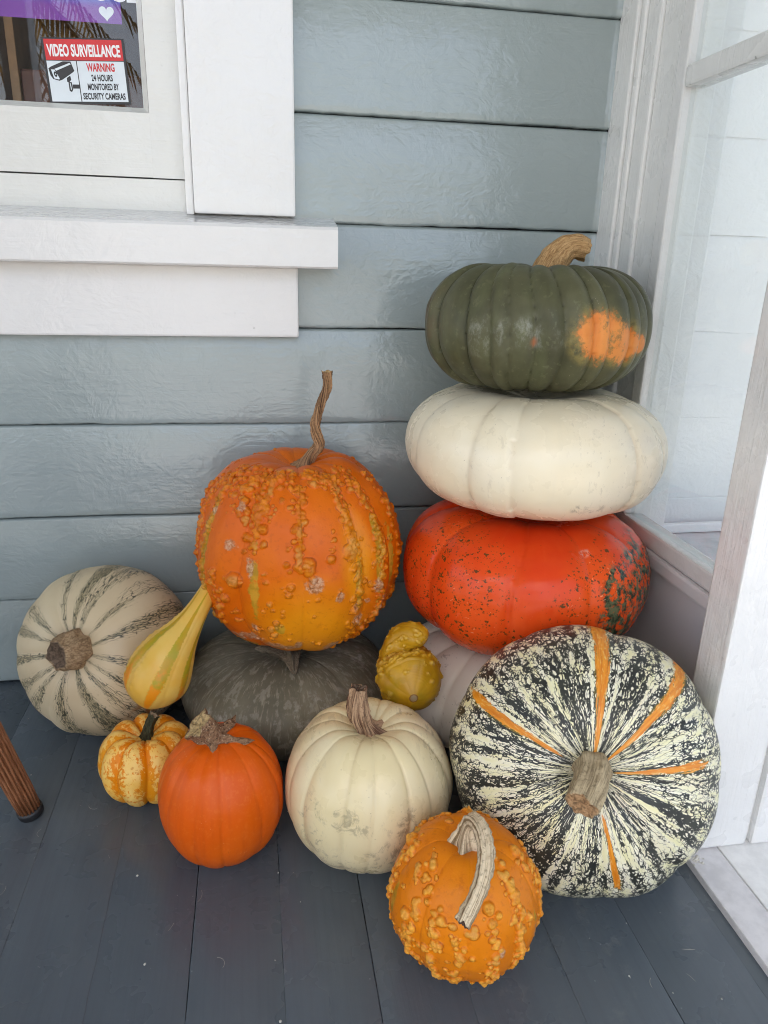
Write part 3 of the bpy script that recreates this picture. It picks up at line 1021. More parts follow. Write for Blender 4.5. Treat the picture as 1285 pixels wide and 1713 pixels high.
def wart_rind(name, base1, base2, wartc, streak, bright=0.0):
    m = M(name, 0.38, 0.22)
    p = m.obj(); s = m.attr('sph', 'Vector')
    c = m.mix(m.mr(m.noise(p, 8, 4, 0.6), 0.3, 0.7), base1, base2)
    c = m.mix(m.mul(m.mr(m.noise(m.vmul(s, (9, 9, 1.2)), 1.0, 4), 0.45, 0.75), 0.5), c, base2)
    low = m.attr('low')
    c = m.mix(m.mul(low, 0.85), c, S(226, 146, 20))
    c = m.mix(m.mul(m.mr(m.noise(p, 130, 4, 0.65), 0.55, 0.66), 0.25), c, S(160, 66, 12))
    # green-yellow streaks following the ribs
    sk = m.attr('streak')
    wv0 = m.attr('wart')
    sf = m.mr(m.add(sk, m.add(m.mul(m.sub(m.noise(p, 48, 5, 0.75), 0.5), 2.6), m.mul(wv0, 0.25))), 0.62, 1.0)
    c = m.mix(m.mul(sf, 0.75), c, m.mix(m.mr(m.noise(p, 70, 3), 0.4, 0.62), streak, S(196, 158, 52)))
    wv = m.attr('wart')
    wf = m.mr(wv, 0.18, 0.6)
    wc = m.mix(m.mr(m.noise(p, 95, 3, 0.6), 0.35, 0.65), wartc, [wartc[0] * 0.72, wartc[1] * 0.58, wartc[2] * 0.6])
    wc = m.mix(m.mul(m.mr(m.noise(p, 38, 2), 0.52, 0.66), 0.5), wc, S(196, 158, 84))
    c = m.mix(m.mul(wf, 0.7), c, wc)
    # brown outline at the foot of each wart and corky scars
    foot = m.mul(m.mr(wv, 0.02, 0.12), m.mr(wv, 0.34, 0.16))
    c = m.mix(m.mul(m.mul(foot, m.mr(m.noise(p, 70, 3), 0.35, 0.65)), 0.6), c, S(126, 60, 14))
    scar = m.attr('scar')
    cf = m.mr(m.add(scar, m.mul(m.sub(m.noise(p, 95, 5, 0.75), 0.5), 2.2)), 0.55, 1.0)
    cc = m.mix(m.mr(m.noise(p, 210, 4, 0.7), 0.36, 0.66), S(150, 96, 56), S(206, 172, 140))
    c = m.mix(m.mul(cf, 0.8), c, cc)
    rgh = m.mul(m.noise(p, 420, 3, 0.65), m.add(0.2, m.mul(wf, 0.7)))
    return skin_end(m, c, 0.34, m.add(m.mul(cf, 0.5), rgh), 0.45, 0.0018)


def mat_striped():
    m = M('net_striped_rind', 0.42)
    s = m.attr('sph', 'Vector'); p = m.obj()
    xyz = m.n('SeparateXYZ'); m.put(xyz.inputs[0], s)
    cmb = m.n('CombineXYZ')
    m.put(cmb.inputs[0], xyz.outputs[0]); m.put(cmb.inputs[1], xyz.outputs[1])
    m.put(cmb.inputs[2], m.mul(m.math('POWER', xyz.outputs[2], 1.9), 0.72))
    s = cmb.outputs[0]
    wn = m.vmul(m.vadd(m.noise(p, 75, 3, 0.6, 0, True), (-.5, -.5, -.5)), (2.0, 2.0, 2.0))
    wn2 = m.vmul(m.vadd(m.noise(p, 14, 2, 0.5, 0, True), (-.5, -.5, -.5)), (2.0, 2.0, 1.0))
    v1 = m.vadd(m.vadd(m.vmul(s, (20, 20, 11)), wn), wn2)
    e = m.vor(v1, 1.0)
    v2 = m.vadd(m.vmul(s, (37, 37, 20)), m.vmul(wn, (1.2, 1.2, 1.2)))
    e2 = m.vor(v2, 1.0)
    d1 = m.noise(m.vadd(m.vmul(s, (8.0, 8.0, 0.8)), m.vmul(wn2, 0.22)), 1.0, 3, 0.55)
    d2 = m.noise(m.vadd(m.vmul(s, (13, 13, 4.2)), m.vmul(wn2, 0.35)), 1.0, 4, 0.62)
    D = m.add(m.mul(d1, 0.5), m.mul(d2, 0.62))
    thr = m.mr(D, 0.415, 0.64, -0.03, 0.17, False)
    dark = m.mr(m.sub(e, thr), 0.025, -0.015)
    thr2 = m.mr(D, 0.445, 0.70, -0.03, 0.19, False)
    dark2 = m.mr(m.sub(e2, thr2), 0.025, -0.015)
    dk = m.mx(dark, dark2)
    cream = m.mix(m.mr(d2, 0.3, 0.6), S(224, 218, 170), S(232, 228, 206))
    cream = m.mix(m.mul(m.mr(m.noise(p, 26, 3), 0.5, 0.7), 0.4), cream, S(222, 212, 190))
    blk = m.mix(m.mr(m.noise(p, 50, 3), 0.35, 0.65), S(30, 33, 30), S(46, 48, 40))
    c = m.mix(dk, cream, blk)
    o = m.attr('orange')
    on = m.add(m.mul(o, 0.95), m.add(m.mul(m.sub(m.noise(m.vmul(s, (42, 42, 9)), 1.0, 4, 0.7), 0.5), 1.5), m.mul(m.mn(e2, 0.25), 0.5)))
    olive = m.mr(on, 0.30, 0.42)
    c = m.mix(m.mul(m.mul(olive, dk), 0.7), c, S(120, 104, 24))
    of = m.mr(on, 0.52, 0.62)
    oc = m.mix(m.mr(m.noise(m.vmul(s, (40, 40, 4)), 1.0, 3), 0.35, 0.65), S(206, 116, 8), S(226, 146, 34))
    oc = m.mix(m.mul(m.mr(m.noise(m.vmul(s, (50, 50, 18)), 1.0, 4, 0.7), 0.54, 0.64), 0.6), oc, S(228, 200, 120))
    c = m.mix(m.mul(of, m.sub(1.0, m.mul(m.mr(e2, 0.03, -0.02), 0.0))), c, oc)
    c = specks(m, c, S(150, 110, 80), 120, 0.12, 12, 0.58, 0.5)
    return skin_end(m, c, 0.42, m.mul(dk, 0.25), 0.2, 0.0010)


def mat_tan():
    m = M('line_striped_rind', 0.5)
    s = m.attr('sph', 'Vector'); p = m.obj()
    wn = m.vmul(m.vadd(m.noise(p, 60, 3, 0.6, 0, True), (-.5, -.5, -.5)), (2.2, 2.2, 1.6))
    wn2 = m.vmul(m.vadd(m.noise(p, 16, 2, 0.5, 0, True), (-.5, -.5, -.5)), (1.6, 1.6, 0.6))
    e = m.vor(m.vadd(m.vadd(m.vmul(s, (34, 34, 6)), wn), wn2), 1.0)
    e2 = m.vor(m.vadd(m.vmul(s, (48, 48, 16)), m.vmul(wn, 1.5)), 1.0)
    st = m.attr('stripe')
    D = m.add(st, m.mul(m.sub(m.noise(m.vadd(m.vmul(s, (14, 14, 2.4)), wn2), 1.0, 4, 0.6), 0.5), 1.15))
    thr = m.mr(D, 0.22, 0.75, -0.03, 0.065, False)
    dark = m.mr(m.sub(e, thr), 0.025, -0.015)
    thr2 = m.mr(D, 0.48, 1.0, -0.03, 0.06, False)
    dark2 = m.mr(m.sub(e2, thr2), 0.02, -0.01)
    dk = m.mx(dark, dark2)
    base = m.mix(m.mr(m.noise(p, 9, 4), 0.3, 0.7), S(200, 178, 142), S(212, 194, 158))
    base = m.mix(m.mul(m.mr(D, 0.6, 1.1), 0.45), base, S(150, 136, 92))
    base = scuffs(m, base, S(150, 120, 92), 0.35, 50, 0.62)
    c = m.mix(m.mul(dk, 0.92), base, S(50, 52, 34))
    c = m.mix(m.mul(m.attr('rust'), m.mr(m.noise(p, 80, 4), 0.45, 0.6)), c, S(160, 112, 66))
    return skin_end(m, c, 0.5, None, 0.22, 0.0012)


def mat_pear():
    m = M('pear_gourd_rind', 0.36, 0.35)
    s = m.attr('sph', 'Vector'); p = m.obj()
    c = m.mix(m.mr(m.noise(p, 22, 4), 0.3, 0.7), S(220, 170, 66), S(220, 184, 92))
    c = m.mix(m.mul(m.attr('neck'), 0.6), c, S(214, 172, 74))
    st = m.attr('stripe')
    f = m.add(st, m.mul(m.sub(m.noise(m.vmul(s, (7, 7, 22)), 1.0, 4, 0.7), 0.5), 1.3))
    org = m.attr('orange')
    of = m.mr(m.add(org, m.mul(m.sub(m.noise(p, 55, 4, 0.7), 0.5), 1.4)), 0.32, 0.72)
    sc_ = m.mix(of, m.mix(m.mr(m.noise(p, 40, 2), 0.35, 0.6), S(166, 152, 26), S(190, 148, 20)), S(224, 138, 18))
    edge = m.mul(m.mr(f, 0.46, 0.60), m.mr(f, 0.72, 0.60))
    c = m.mix(m.mul(edge, 0.5), c, S(176, 150, 44))
    c = m.mix(m.mr(f, 0.54, 0.72), c, sc_)
    bp = m.attr('beads')
    c = m.mix(m.mul(bp, 0.35), c, S(236, 208, 130))
    c = specks(m, c, S(160, 120, 50), 200, 0.12, 20, 0.56, 0.4)
    return skin_end(m, c, 0.34, None, 0.25, 0.0012)


def mat_yellow():
    m = M('ochre_gourd_rind', 0.38, 0.33)
    s = m.attr('sph', 'Vector'); p = m.obj()
    c = m.mix(m.mr(m.noise(p, 26, 4), 0.3, 0.7), S(168, 122, 16), S(190, 144, 30))
    c = m.mix(m.mul(m.attr('olive'), m.mr(m.noise(p, 40, 3), 0.4, 0.8)), c, S(150, 124, 24))
    c = m.mix(m.mul(m.attr('brown'), m.mr(m.noise(p, 36, 3), 0.35, 0.6)), c, S(150, 92, 16))
    c = m.mix(m.mul(m.mr(m.attr('wart'), 0.3, 0.9), 0.55), c, S(208, 172, 76))
    c = m.mix(m.attr('dot'), c, S(140, 120, 88))
    ring = m.attr('ring')
    c = m.mix(ring, c, S(116, 74, 26))
    return skin_end(m, c, 0.36, None, 0.3, 0.0014)
# ------------------------------------------------------------------ pumpkins: mask and wart helpers
def adiff(a, b):
    return np.mod(a - b + math.pi, 2 * math.pi) - math.pi


def blob(t0, p0, wt, wp):
    return lambda TH, PH, U, arc: np.clip(1.6 - 1.1 * np.sqrt((adiff(TH, R(t0)) / wt) ** 2 + ((PH - p0) / wp) ** 2), 0, 1)


def blobs(lst):
    fs = [blob(*b) for b in lst]
    return lambda TH, PH, U, arc: np.max([f(TH, PH, U, arc) for f in fs], 0)


def fill(v=0.0):
    return lambda TH, PH, U, arc: np.full(TH.shape, v)


def lowmask(a, b):
    return lambda TH, PH, U, arc: np.clip((b - PH) / (b - a), 0, 1)


def apply_warts(P, TH, PH, lst, seed):
    """lst of (theta, phi, radius m, height m); displaces along the normal"""
    N = grid_normals(P)
    nv, nu = P.shape[:2]
    H = np.zeros((nv, nu)); W = np.zeros((nv, nu))
    phs = PH[:, 0]
    P0 = P.copy()
    nz = fbm(P0, 160.0, seed, 2)
    for (t, p, r, h) in lst:
        j = int(round(np.mod(t, 2 * math.pi) / (2 * math.pi) * nu)) % nu
        i = int(np.clip(np.searchsorted(phs, p), 0, nv - 1))
        c = P0[i, j]
        rs = max(np.linalg.norm(P0[min(i + 1, nv - 1), j] - P0[max(i - 1, 0), j]) / 2, 1e-5)
        cs = max(np.linalg.norm(P0[i, (j + 1) % nu] - P0[i, j - 1]) / 2, 1e-5)
        wi = int(r * 1.6 / rs) + 2
        wj = min(int(r * 1.6 / cs * 1.3) + 2, nu // 2 - 1)
        I = np.arange(max(0, i - wi), min(nv, i + wi + 1))[:, None]
        J = np.arange(j - wj, j + wj + 1)[None, :] % nu
        d = np.linalg.norm(P0[I, J] - c, axis=-1)
        dd = d / r * (1 + 0.13 * nz[I, J])
        bump = np.where(dd < 1, np.clip(1 - dd ** 2, 0, 1) ** 0.72, 0)
        cur = H[I, J]
        H[I, J] = np.maximum(cur, h * bump) + 0.15 * np.minimum(cur, h * bump)
        W[I, J] = np.maximum(W[I, J], np.clip(1.12 - dd, 0, 1))
    H = H * (1 + 0.35 * fbm(P0, 330.0, seed + 1, 2))
    return P + N * H[..., None], W


def wart_rows(rows, loose, rr, seed, bias=1.0):
    def fn(P, TH, PH, idx, s, Rr, rnd_):
        rnd = np.random.RandomState(seed)
        L = []
        for (t, p1, p0, n, spread) in rows:
            for q in range(n):
                p = p0 + (p1 - p0) * (q + rnd.rand()) / n
                r = rnd.uniform(*rr) * (1.0 if rnd.rand() < 0.8 else 1.35)
                t2 = R(t) + rnd.randn() * spread / max(0.25, math.cos(p)) * .6
                L.append((t2, p, r, r * rnd.uniform(0.5, 0.95)))
                for z in range(rnd.randint(0, 3)):
                    r3 = r * rnd.uniform(.4, .7)
                    L.append((t2 + rnd.randn() * r / Rr * .9 / max(.3, math.cos(p)), p + rnd.randn() * r / Rr * 1.0, r3, r3 * rnd.uniform(.6, .9)))
        for q in range(loose):
            t = rnd.rand() * 2 * math.pi
            p = math.asin(rnd.uniform(-0.85, 0.95))
            r = rnd.uniform(*rr) * rnd.uniform(0.4, 1.15)
            h = r * rnd.uniform(0.5, 0.85)
            L.append((t, p, r, h))
            if rnd.rand() < 0.45:
                for z in range(rnd.randint(1, 6)):
                    r3 = r * rnd.uniform(.4, .9)
                    L.append((t + rnd.randn() * r / Rr * 1.1 / max(.3, math.cos(p)), p + rnd.randn() * r / Rr * 1.5, r3, r3 * .65))
        for b in bias if isinstance(bias, list) else []:
            L.append((R(b[0]), b[1], b[2], b[3]))
        return apply_warts(P, TH, PH, L, seed)
    return fn


UP = (0, 0, 1)

# ---- right-hand stack, bottom to top
MAT_W4 = mat_white('chalky_white_rind', S(236, 228, 212), S(238, 232, 218), S(232, 216, 202), 0.36, 0.6)
b4 = pumpkin('white_pumpkin', 'dull white pumpkin at the bottom of the tall stack, under the red-orange one', (0.372, -0.235, 0.096), UP, 0.172, 0.098,
             (0.372, -0.235, 0), MAT_W4, ribs=13, rib_depth=0.055, dim_top=0.2, lump=0.012, seed=21, flat_base=0.01)

red_p = pumpkin('red_orange_pumpkin', 'shiny red-orange pumpkin with dark green specks, second from bottom of the tall stack', (0.392, -0.230, 0.279), UP, 0.184, 0.096,
                (0.392, -0.230, 0.185), mat_red(), nu=300, nv=150, ribs=9, rib_depth=0.062, rib_power=0.5, rib_jit=0.3, boxy=0.50, zp=0.90, dim_top=0.2, dim_w=0.3, lump=0.016, seed=5,
                masks={'speckle': blobs([(-141, 0.30, 0.40, 0.7), (-165, 0.3, 0.3, 0.9), (-60, -0.1, 0.6, 1.0), (-120, -0.55, .3, .35)]), 'green': blobs([(-38, -0.15, 0.52, 0.9), (-66, 0.0, 0.2, 0.7)]),
                       'scar': blobs([(-78, 0.95, 0.05, 0.05)]), 'low': lowmask(-1.0, -0.25)})

MAT_W2 = mat_white('ivory_rind', S(228, 214, 182), S(230, 220, 194), S(226, 208, 186), 0.29, 0.25)
w2 = pumpkin('flat_white_pumpkin', 'wide flat ivory white pumpkin lying between the red-orange and the green pumpkin', (0.392, -0.215, 0.466), UP, 0.186, 0.083,
             (0.392, -0.215, 0.385), MAT_W2, masks={'dirt': blobs([(-85, -0.5, 0.12, 0.10)])}, nu=300, nv=150, ribs=10, rib_depth=0.026, rib_power=0.5, rib_jit=0.3, boxy=0.55, zp=0.9, dim_top=0.22, dim_bot=0.22, dim_w=0.34, lump=0.016, seed=12)

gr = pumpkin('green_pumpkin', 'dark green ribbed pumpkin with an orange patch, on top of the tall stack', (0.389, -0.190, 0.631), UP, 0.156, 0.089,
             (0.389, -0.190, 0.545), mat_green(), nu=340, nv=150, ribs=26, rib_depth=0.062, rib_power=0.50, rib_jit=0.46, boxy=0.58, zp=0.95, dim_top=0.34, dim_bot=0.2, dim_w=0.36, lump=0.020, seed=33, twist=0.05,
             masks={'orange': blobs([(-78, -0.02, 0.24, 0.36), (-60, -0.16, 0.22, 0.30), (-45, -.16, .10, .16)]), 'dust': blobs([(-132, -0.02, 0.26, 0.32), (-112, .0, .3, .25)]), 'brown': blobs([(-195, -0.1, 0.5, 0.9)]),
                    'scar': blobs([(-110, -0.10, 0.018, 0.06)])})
stem(gr, [(0.398, -0.19, 0.668), (0.4050, -0.19, 0.706), (0.4185, -0.19, 0.7290), (0.4365, -0.192, 0.7385), (0.4550, -0.194, 0.7330)], [0.026, 0.0235, 0.0200, 0.0165, 0.0145],
     stem_mat('cork_stem', S(196, 160, 112), S(142, 106, 66), S(214, 196, 150), 9, 30), ridges=9, ridge=0.05, flare=(0.5, 0.15, 0.004), seed=3, rough=0.10)

# ---- centre stack
MAT_D = mat_dark()
dk = pumpkin('charcoal_pumpkin', 'flat dark grey-green pumpkin on the floor under the warty orange one', (0.036, -0.172, 0.078), UP, 0.165, 0.082,
             (0.036, -0.172, 0), MAT_D, nu=260, ribs=13, rib_depth=0.022, rib_power=0.35, boxy=0.88, dim_top=0.28, dim_w=0.42, lump=0.012, seed=8, flat_base=0.01)
stem(dk, [(0.036, -0.180, 0.128), (0.040, -0.225, 0.146), (0.043, -0.262, 0.1400)], [0.030, 0.012, 0.004], stem_mat('grey_stub', S(128, 116, 96), S(86, 76, 60), None, 7, 40),
     ridges=5, ridge=0.25, flare=(0.5, 0.5, 0.01), seed=8, nseg=24)

streaks5 = [(-152, 0.25, 0.10, 0.7), (-116, 0.0, 0.055, 0.42), (-116, -0.1, 0.05, 0.2), (-60, -0.05, 0.06, 0.35), (-46, 0.25, 0.05, 0.6), (-160, -0.75, 0.12, 0.35), (-104, -.48, .06, .10), (-30, 0.0, .05, .5), (-140, -.95, .2, .2)]
scars5 = [(-118, 0.17, 0.05, 0.14), (-85, 0.02, 0.10, 0.10), (-130, 0.35, 0.10, 0.06), (-120, -0.52, 0.05, 0.08), (-72, -0.12, .05, .06), (-48, -.12, .05, .09), (-56, -.5, .09, .10), (-42, -.35, .05, .12), (-108, -.85, .25, .10),
          (-130, -.75, .25, .10), (-94, -.80, .06, .12), (-70, -.85, .12, .12), (-128, .72, .06, .05), (-150, .62, .04, .06), (-52, -.28, .03, .04), (-62, -.28, .03, .05)]
rows5 = [(-110, 1.25, 0.95, 26, 0.12), (-75, 1.25, 0.95, 26, 0.12), (-140, 1.2, 0.85, 22, 0.12), (-45, 1.2, .85, 22, .12), (-152, 1.15, -0.2, 60, 0.05), (-116, 1.15, 0.35, 62, 0.06), (-92, 1.0, 0.15, 42, 0.03), (-86, .2, -.05, 4, .02), (-64, 1.15, 0.2, 64, 0.045), (-60, .2, -.35, 26, .07), (-44, 1.0, -0.6, 66, 0.045), (-128, 1.05, .6, 14, .06), (-168, 1.0, -.8, 60, .05),
         (-22, 1.0, -.9, 36, .06), (-4, 1.0, -.9, 30, .06), (-185, 1.0, -.9, 30, .06), (-105, -.15, -.6, 8, .06), (-55, -.5, -1.0, 22, .12), (-140, .1, -.5, 16, .12)]
wt = pumpkin('warty_orange_pumpkin', 'large warty orange pumpkin with long twisted stem, on the charcoal pumpkin', (0.056, -0.166, 0.300), UP, 0.1525, 0.145,
             (0.057, -0.166, 0.155), wart_rind('warty_orange_rind', S(214, 106, 8), S(204, 92, 6), S(208, 126, 22), S(150, 132, 34)), nu=640, nv=380, ribs=12, rib_depth=0.035, rib_power=0.6, boxy=0.74, egg=0.0,
             dim_top=0.14, dim_w=0.28, dim_bot=0.1, lump=0.026, seed=4,
             warts=wart_rows(rows5, 260, (0.0026, 0.0058), 11, [(-127, 0.02, 0.0125, 0.008), (-88, 0.22, 0.0100, 0.0055), (-88, .15, .0085, .005), (-134, -.2, .008, .005), (-97, .0, .006, .004), (-98, -.08, .005, .004), (-66, .3, .012, .004)]),
             masks={'streak': blobs(streaks5), 'scar': blobs(scars5), 'low': blobs([(-85, -0.62, 0.55, 0.55), (-60, .1, .16, .5)])})
stem(wt, [(0.066, -0.166, 0.408), (0.0675, -0.166, 0.4230), (0.0746, -0.166, 0.4406), (0.0895, -0.166, 0.4530), (0.0860, -0.166, 0.4690), (0.0825, -0.166, 0.4873), (0.0868, -0.166, 0.5038), (0.0939, -0.166, 0.5227), (0.1018, -0.166, 0.5439), (0.1000, -0.166, 0.5625)],
     [0.0140, 0.0095, 0.0076, 0.0074, 0.0070, 0.0064, 0.0060, 0.0060, 0.0056, 0.0068], stem_mat('twisted_stem', S(172, 134, 96), S(78, 54, 38), S(190, 158, 110), 4, 6, 0.8, 0.0, 0.07), ridges=5, ridge=0.26, twist=5.5,
     flare=(0.22, 0.55, 0.022), nseg=110, seed=6, rough=0.12)

# ---- tan striped pumpkin lying on its side at the left
e_, z_ = R(27), R(-106)
A7 = (math.cos(e_) * math.cos(z_), math.cos(e_) * math.sin(z_), math.sin(e_))
rs7 = np.random.RandomState(31)
ang7 = [(k + rs7.uniform(-.22, .22)) * 2 * math.pi / 15 for k in range(15)]
amp7 = rs7.uniform(0.7, 1.15, 15); wid7 = rs7.uniform(0.11, 0.18, 15)


def stripes7(TH, PH, U, arc):
    m_ = np.zeros(TH.shape)
    for a_, k_, w_ in zip(ang7, amp7, wid7):
        dth = adiff(TH + 0.08 * np.sin(arc * 2.2 + a_ * 3), a_)
        m_ = np.maximum(m_, k_ * np.exp(-(dth / (w_ * (0.75 + 0.35 * arc))) ** 2))
    return m_


tn = pumpkin('tan_striped_pumpkin', 'tan pumpkin with thin dark green stripes lying on its side by the wall', (-0.2380, -0.130, 0.1290), A7, 0.1315, 0.1200,
             (-0.2380, -0.130, 0), mat_tan(), nu=300, nv=160, ribs=15, rib_depth=0.012, rib_power=0.8, boxy=0.90, dim_top=0.10, dim_w=0.26, dim_bot=0.1, lump=0.022, seed=15, flat_base=0.006,
             masks={'stripe': stripes7, 'rust': blobs([(-35, .35, .3, .3), (-60, .1, .2, .3)])})
c7 = np.array((-0.2380, -0.130, 0.1290)); a7 = np.array(A7)
side7 = np.array((-0.55, -0.35, -0.08))
stem(tn, [c7 + a7 * 0.098, c7 + a7 * 0.114 + side7 * 0.004, c7 + a7 * 0.122 + side7 * 0.010, c7 + a7 * 0.130 + side7 * 0.022], [0.0285, 0.0280, 0.0260, 0.0200], stem_mat('round_cork_stem', S(180, 152, 116), S(124, 98, 70), S(120, 100, 82), 6, 30),
     ridges=8, ridge=0.06, seed=12, rough=0.12, nseg=30, cap_in=0.4)

# ---- small pumpkins in front
cn = pumpkin('carnival_squash', 'small deeply lobed orange and cream mottled squash with dark stem', (-0.163, -0.313, 0.058), UP, 0.0650, 0.058,
             (-0.163, -0.313, 0), mat_carnival(), ribs=9, rib_depth=0.17, rib_power=0.62, rib_jit=0.12, boxy=0.76, dim_top=0.42, dim_w=0.42, dim_bot=0.2, lump=0.02, seed=3, cat='squash', flat_base=0.004)
stem(cn, [(-0.1625, -0.313, 0.076), (-0.1605, -0.313, 0.093), (-0.155, -0.312, 0.110), (-0.1490, -0.311, 0.1200)], [0.0100, 0.0066, 0.0060, 0.0072], stem_mat('blackish_green_stem', S(70, 70, 44), S(30, 28, 20), S(190, 176, 150), 5, 40, 0.6),
     ridges=5, ridge=0.2, twist=0.6, flare=(0.4, 0.3, 0.006), seed=2, nseg=40)

og = pumpkin('orange_pumpkin', 'smooth round orange pumpkin with brown star-shaped stem, in front', (-0.056, -0.435, 0.085), UP, 0.0765, 0.0880,
             (-0.056, -0.435, 0), mat_orange(), ribs=13, rib_depth=0.022, rib_power=0.55, rib_jit=0.3, boxy=0.90, egg=0.02, dim_top=0.08, dim_w=0.36, dim_bot=0.08, lump=0.014, seed=9, flat_base=0.005)
stem(og, [(-0.0600, -0.435, 0.152), (-0.0635, -0.437, 0.163), (-0.0700, -0.438, 0.1760), (-0.0790, -0.440, 0.1880)], [0.0145, 0.0150, 0.0150, 0.0185], stem_mat('star_stem', S(150, 118, 88), S(98, 68, 48), S(196, 168, 120), 5, 60, 0.85, 0.5),
     ridges=5, ridge=0.18, flare=(0.55, 0.75, 0.0185), seed=5, rough=0.22, nseg=50, cap_in=0.15)

MAT_CR = mat_white('cream_rind', S(220, 204, 158), S(224, 212, 176), S(220, 200, 170), 0.30, 0.6, 0.57)
cr = pumpkin('cream_pumpkin', 'round cream white pumpkin with short ridged stem, in front of the charcoal pumpkin', (0.126, -0.450, 0.096), UP, 0.1055, 0.0985,
             (0.126, -0.450, 0), MAT_CR, masks={'dirt': blobs([(-108, 0.25, 0.35, 0.18), (-85, -0.3, 0.35, 0.3), (-120, -.5, .3, .2), (-70, .1, .2, .3), (-140, 0.0, .2, .4)])}, nu=280, ribs=15, rib_depth=0.036, rib_power=0.5, rib_jit=0.25, boxy=0.84, dim_top=0.24, dim_w=0.34, dim_bot=0.12, lump=0.014, seed=14, flat_base=0.006)
stem(cr, [(0.1250, -0.450, 0.160), (0.1190, -0.450, 0.174), (0.1110, -0.452, 0.190), (0.1085, -0.452, 0.205), (0.1100, -0.450, 0.2290)], [0.0135, 0.0105, 0.0125, 0.0118, 0.0098], stem_mat('ridged_stem', S(176, 144, 112), S(92, 64, 48), S(104, 84, 66), 4, 6, 0.8, 0.0, 0.07),
     ridges=6, ridge=0.20, twist=-0.7, flare=(0.3, 0.4, 0.010), seed=7, nseg=60, rough=0.08)

rows12 = [(-109, .5, -0.7, 12, 0.10), (-60, 1.1, -.4, 34, .07), (-150, 1.1, -.5, 30, .09), (-20, 1.0, -.5, 30, .12), (170, 1., -.5, 30, .12), (-82, .7, -.7, 26, .06), (-130, .6, -.7, 22, .07), (60, 1, -.2, 20, .2), (110, 1, -.2, 20, .2)]
ws = pumpkin('small_warty_pumpkin', 'small bumpy orange pumpkin with curved pale stem, nearest the camera', (0.203, -0.619, 0.0790), UP, 0.0795, 0.0785,
             (0.203, -0.619, 0), wart_rind('bumpy_orange_rind', S(216, 120, 10), S(208, 106, 8), S(230, 172, 66), S(128, 116, 30)), nu=480, nv=280, ribs=10, rib_depth=0.03, boxy=0.84, dim_top=0.16, dim_w=0.30, lump=0.024, seed=19, flat_base=0.004,
             warts=wart_rows(rows12, 110, (0.0024, 0.0052), 23, [(150, .75, .009, .005)]),
             masks={'streak': blobs([(140, 0.75, 0.16, 0.13), (-175, .2, .1, .3), (-40, .1, .06, .3)]), 'scar': blobs([(-78, .05, .06, .07), (-42, .0, .05, .12), (-130, -.2, .04, .08)]), 'low': fill(0.25)})
stem(ws, [(0.200, -0.619, 0.136), (0.2000, -0.617, 0.158), (0.2045, -0.622, 0.1760), (0.2070, -0.645, 0.1850), (0.2050, -0.672, 0.1800), (0.1930, -0.698, 0.1670), (0.1690, -0.720, 0.1490)], [0.0100, 0.0072, 0.0078, 0.0080, 0.0078, 0.0074, 0.0080],
     stem_mat('curved_pale_stem', S(218, 200, 168), S(124, 102, 72), S(96, 74, 62), 3.2, 3, 0.8, 0.0, 0.09), ridges=5, ridge=0.16, twist=0.9, flare=(0.2, 0.6, 0.012), seed=4, nseg=90, rough=0.14, cap_in=0.3)

# ---- black, white and orange net-striped pumpkin leaning in the corner
e_, z_ = R(27), R(-110)
A13 = (math.cos(e_) * math.cos(z_), math.cos(e_) * math.sin(z_), math.sin(e_))


def stripes13(TH, PH, U, arc):
    m_ = np.zeros(TH.shape)
    for (a_, w_, a0, a1, bend) in ((87, 0.085, 0.0, 1.85, 0.03), (47, 0.070, 0.0, 1.6, 0.14), (9, 0.055, 0.12, 0.95, 0.20), (157, 0.055, 0.22, 1.25, -0.14), (-73, 0.042, 0.25, 1.0, 0.10)):
        d_ = np.abs(adiff(TH, R(a_) + bend * (arc - 0.6) ** 2 * np.sign(arc - .6)))
        core = np.clip(1.15 - d_ / w_ * (0.85 + 0.25 * np.clip(0.6 - arc, 0, 1)), 0, 1)
        m_ = np.maximum(m_, core * np.clip((arc - a0 + .06) / .10, 0, 1) * np.clip((a1 - arc) / .25, 0, 1))
    return m_


C13 = (0.378, -0.508, 0.1500)
sp = pumpkin('net_striped_pumpkin', 'big black and white net-patterned pumpkin with orange stripes, leaning in the corner', C13, A13, 0.1595, 0.112,
             (0.378, -0.508, 0), mat_striped(), nu=360, nv=190, ribs=9, rib_depth=0.030, rib_power=0.7, boxy=0.86, dim_top=0.14, dim_w=0.26, dim_bot=0.15, lump=0.016, seed=2, flat_base=0.006,
             masks={'orange': stripes13})
c13 = np.array(C13); a13 = np.array(A13)
stem(sp, [c13 + a13 * 0.085, c13 + a13 * 0.104, (0.330, -0.620, 0.1950), (0.3170, -0.633, 0.1880)], [0.0215, 0.0200, 0.0190, 0.0185], stem_mat('thick_stem', S(184, 166, 132), S(122, 106, 80), S(186, 150, 110), 6, 8),
     ridges=6, ridge=0.08, seed=9, rough=0.10, nseg=40, flare=(0.35, 0.2, 0.004), cap_in=0.12)


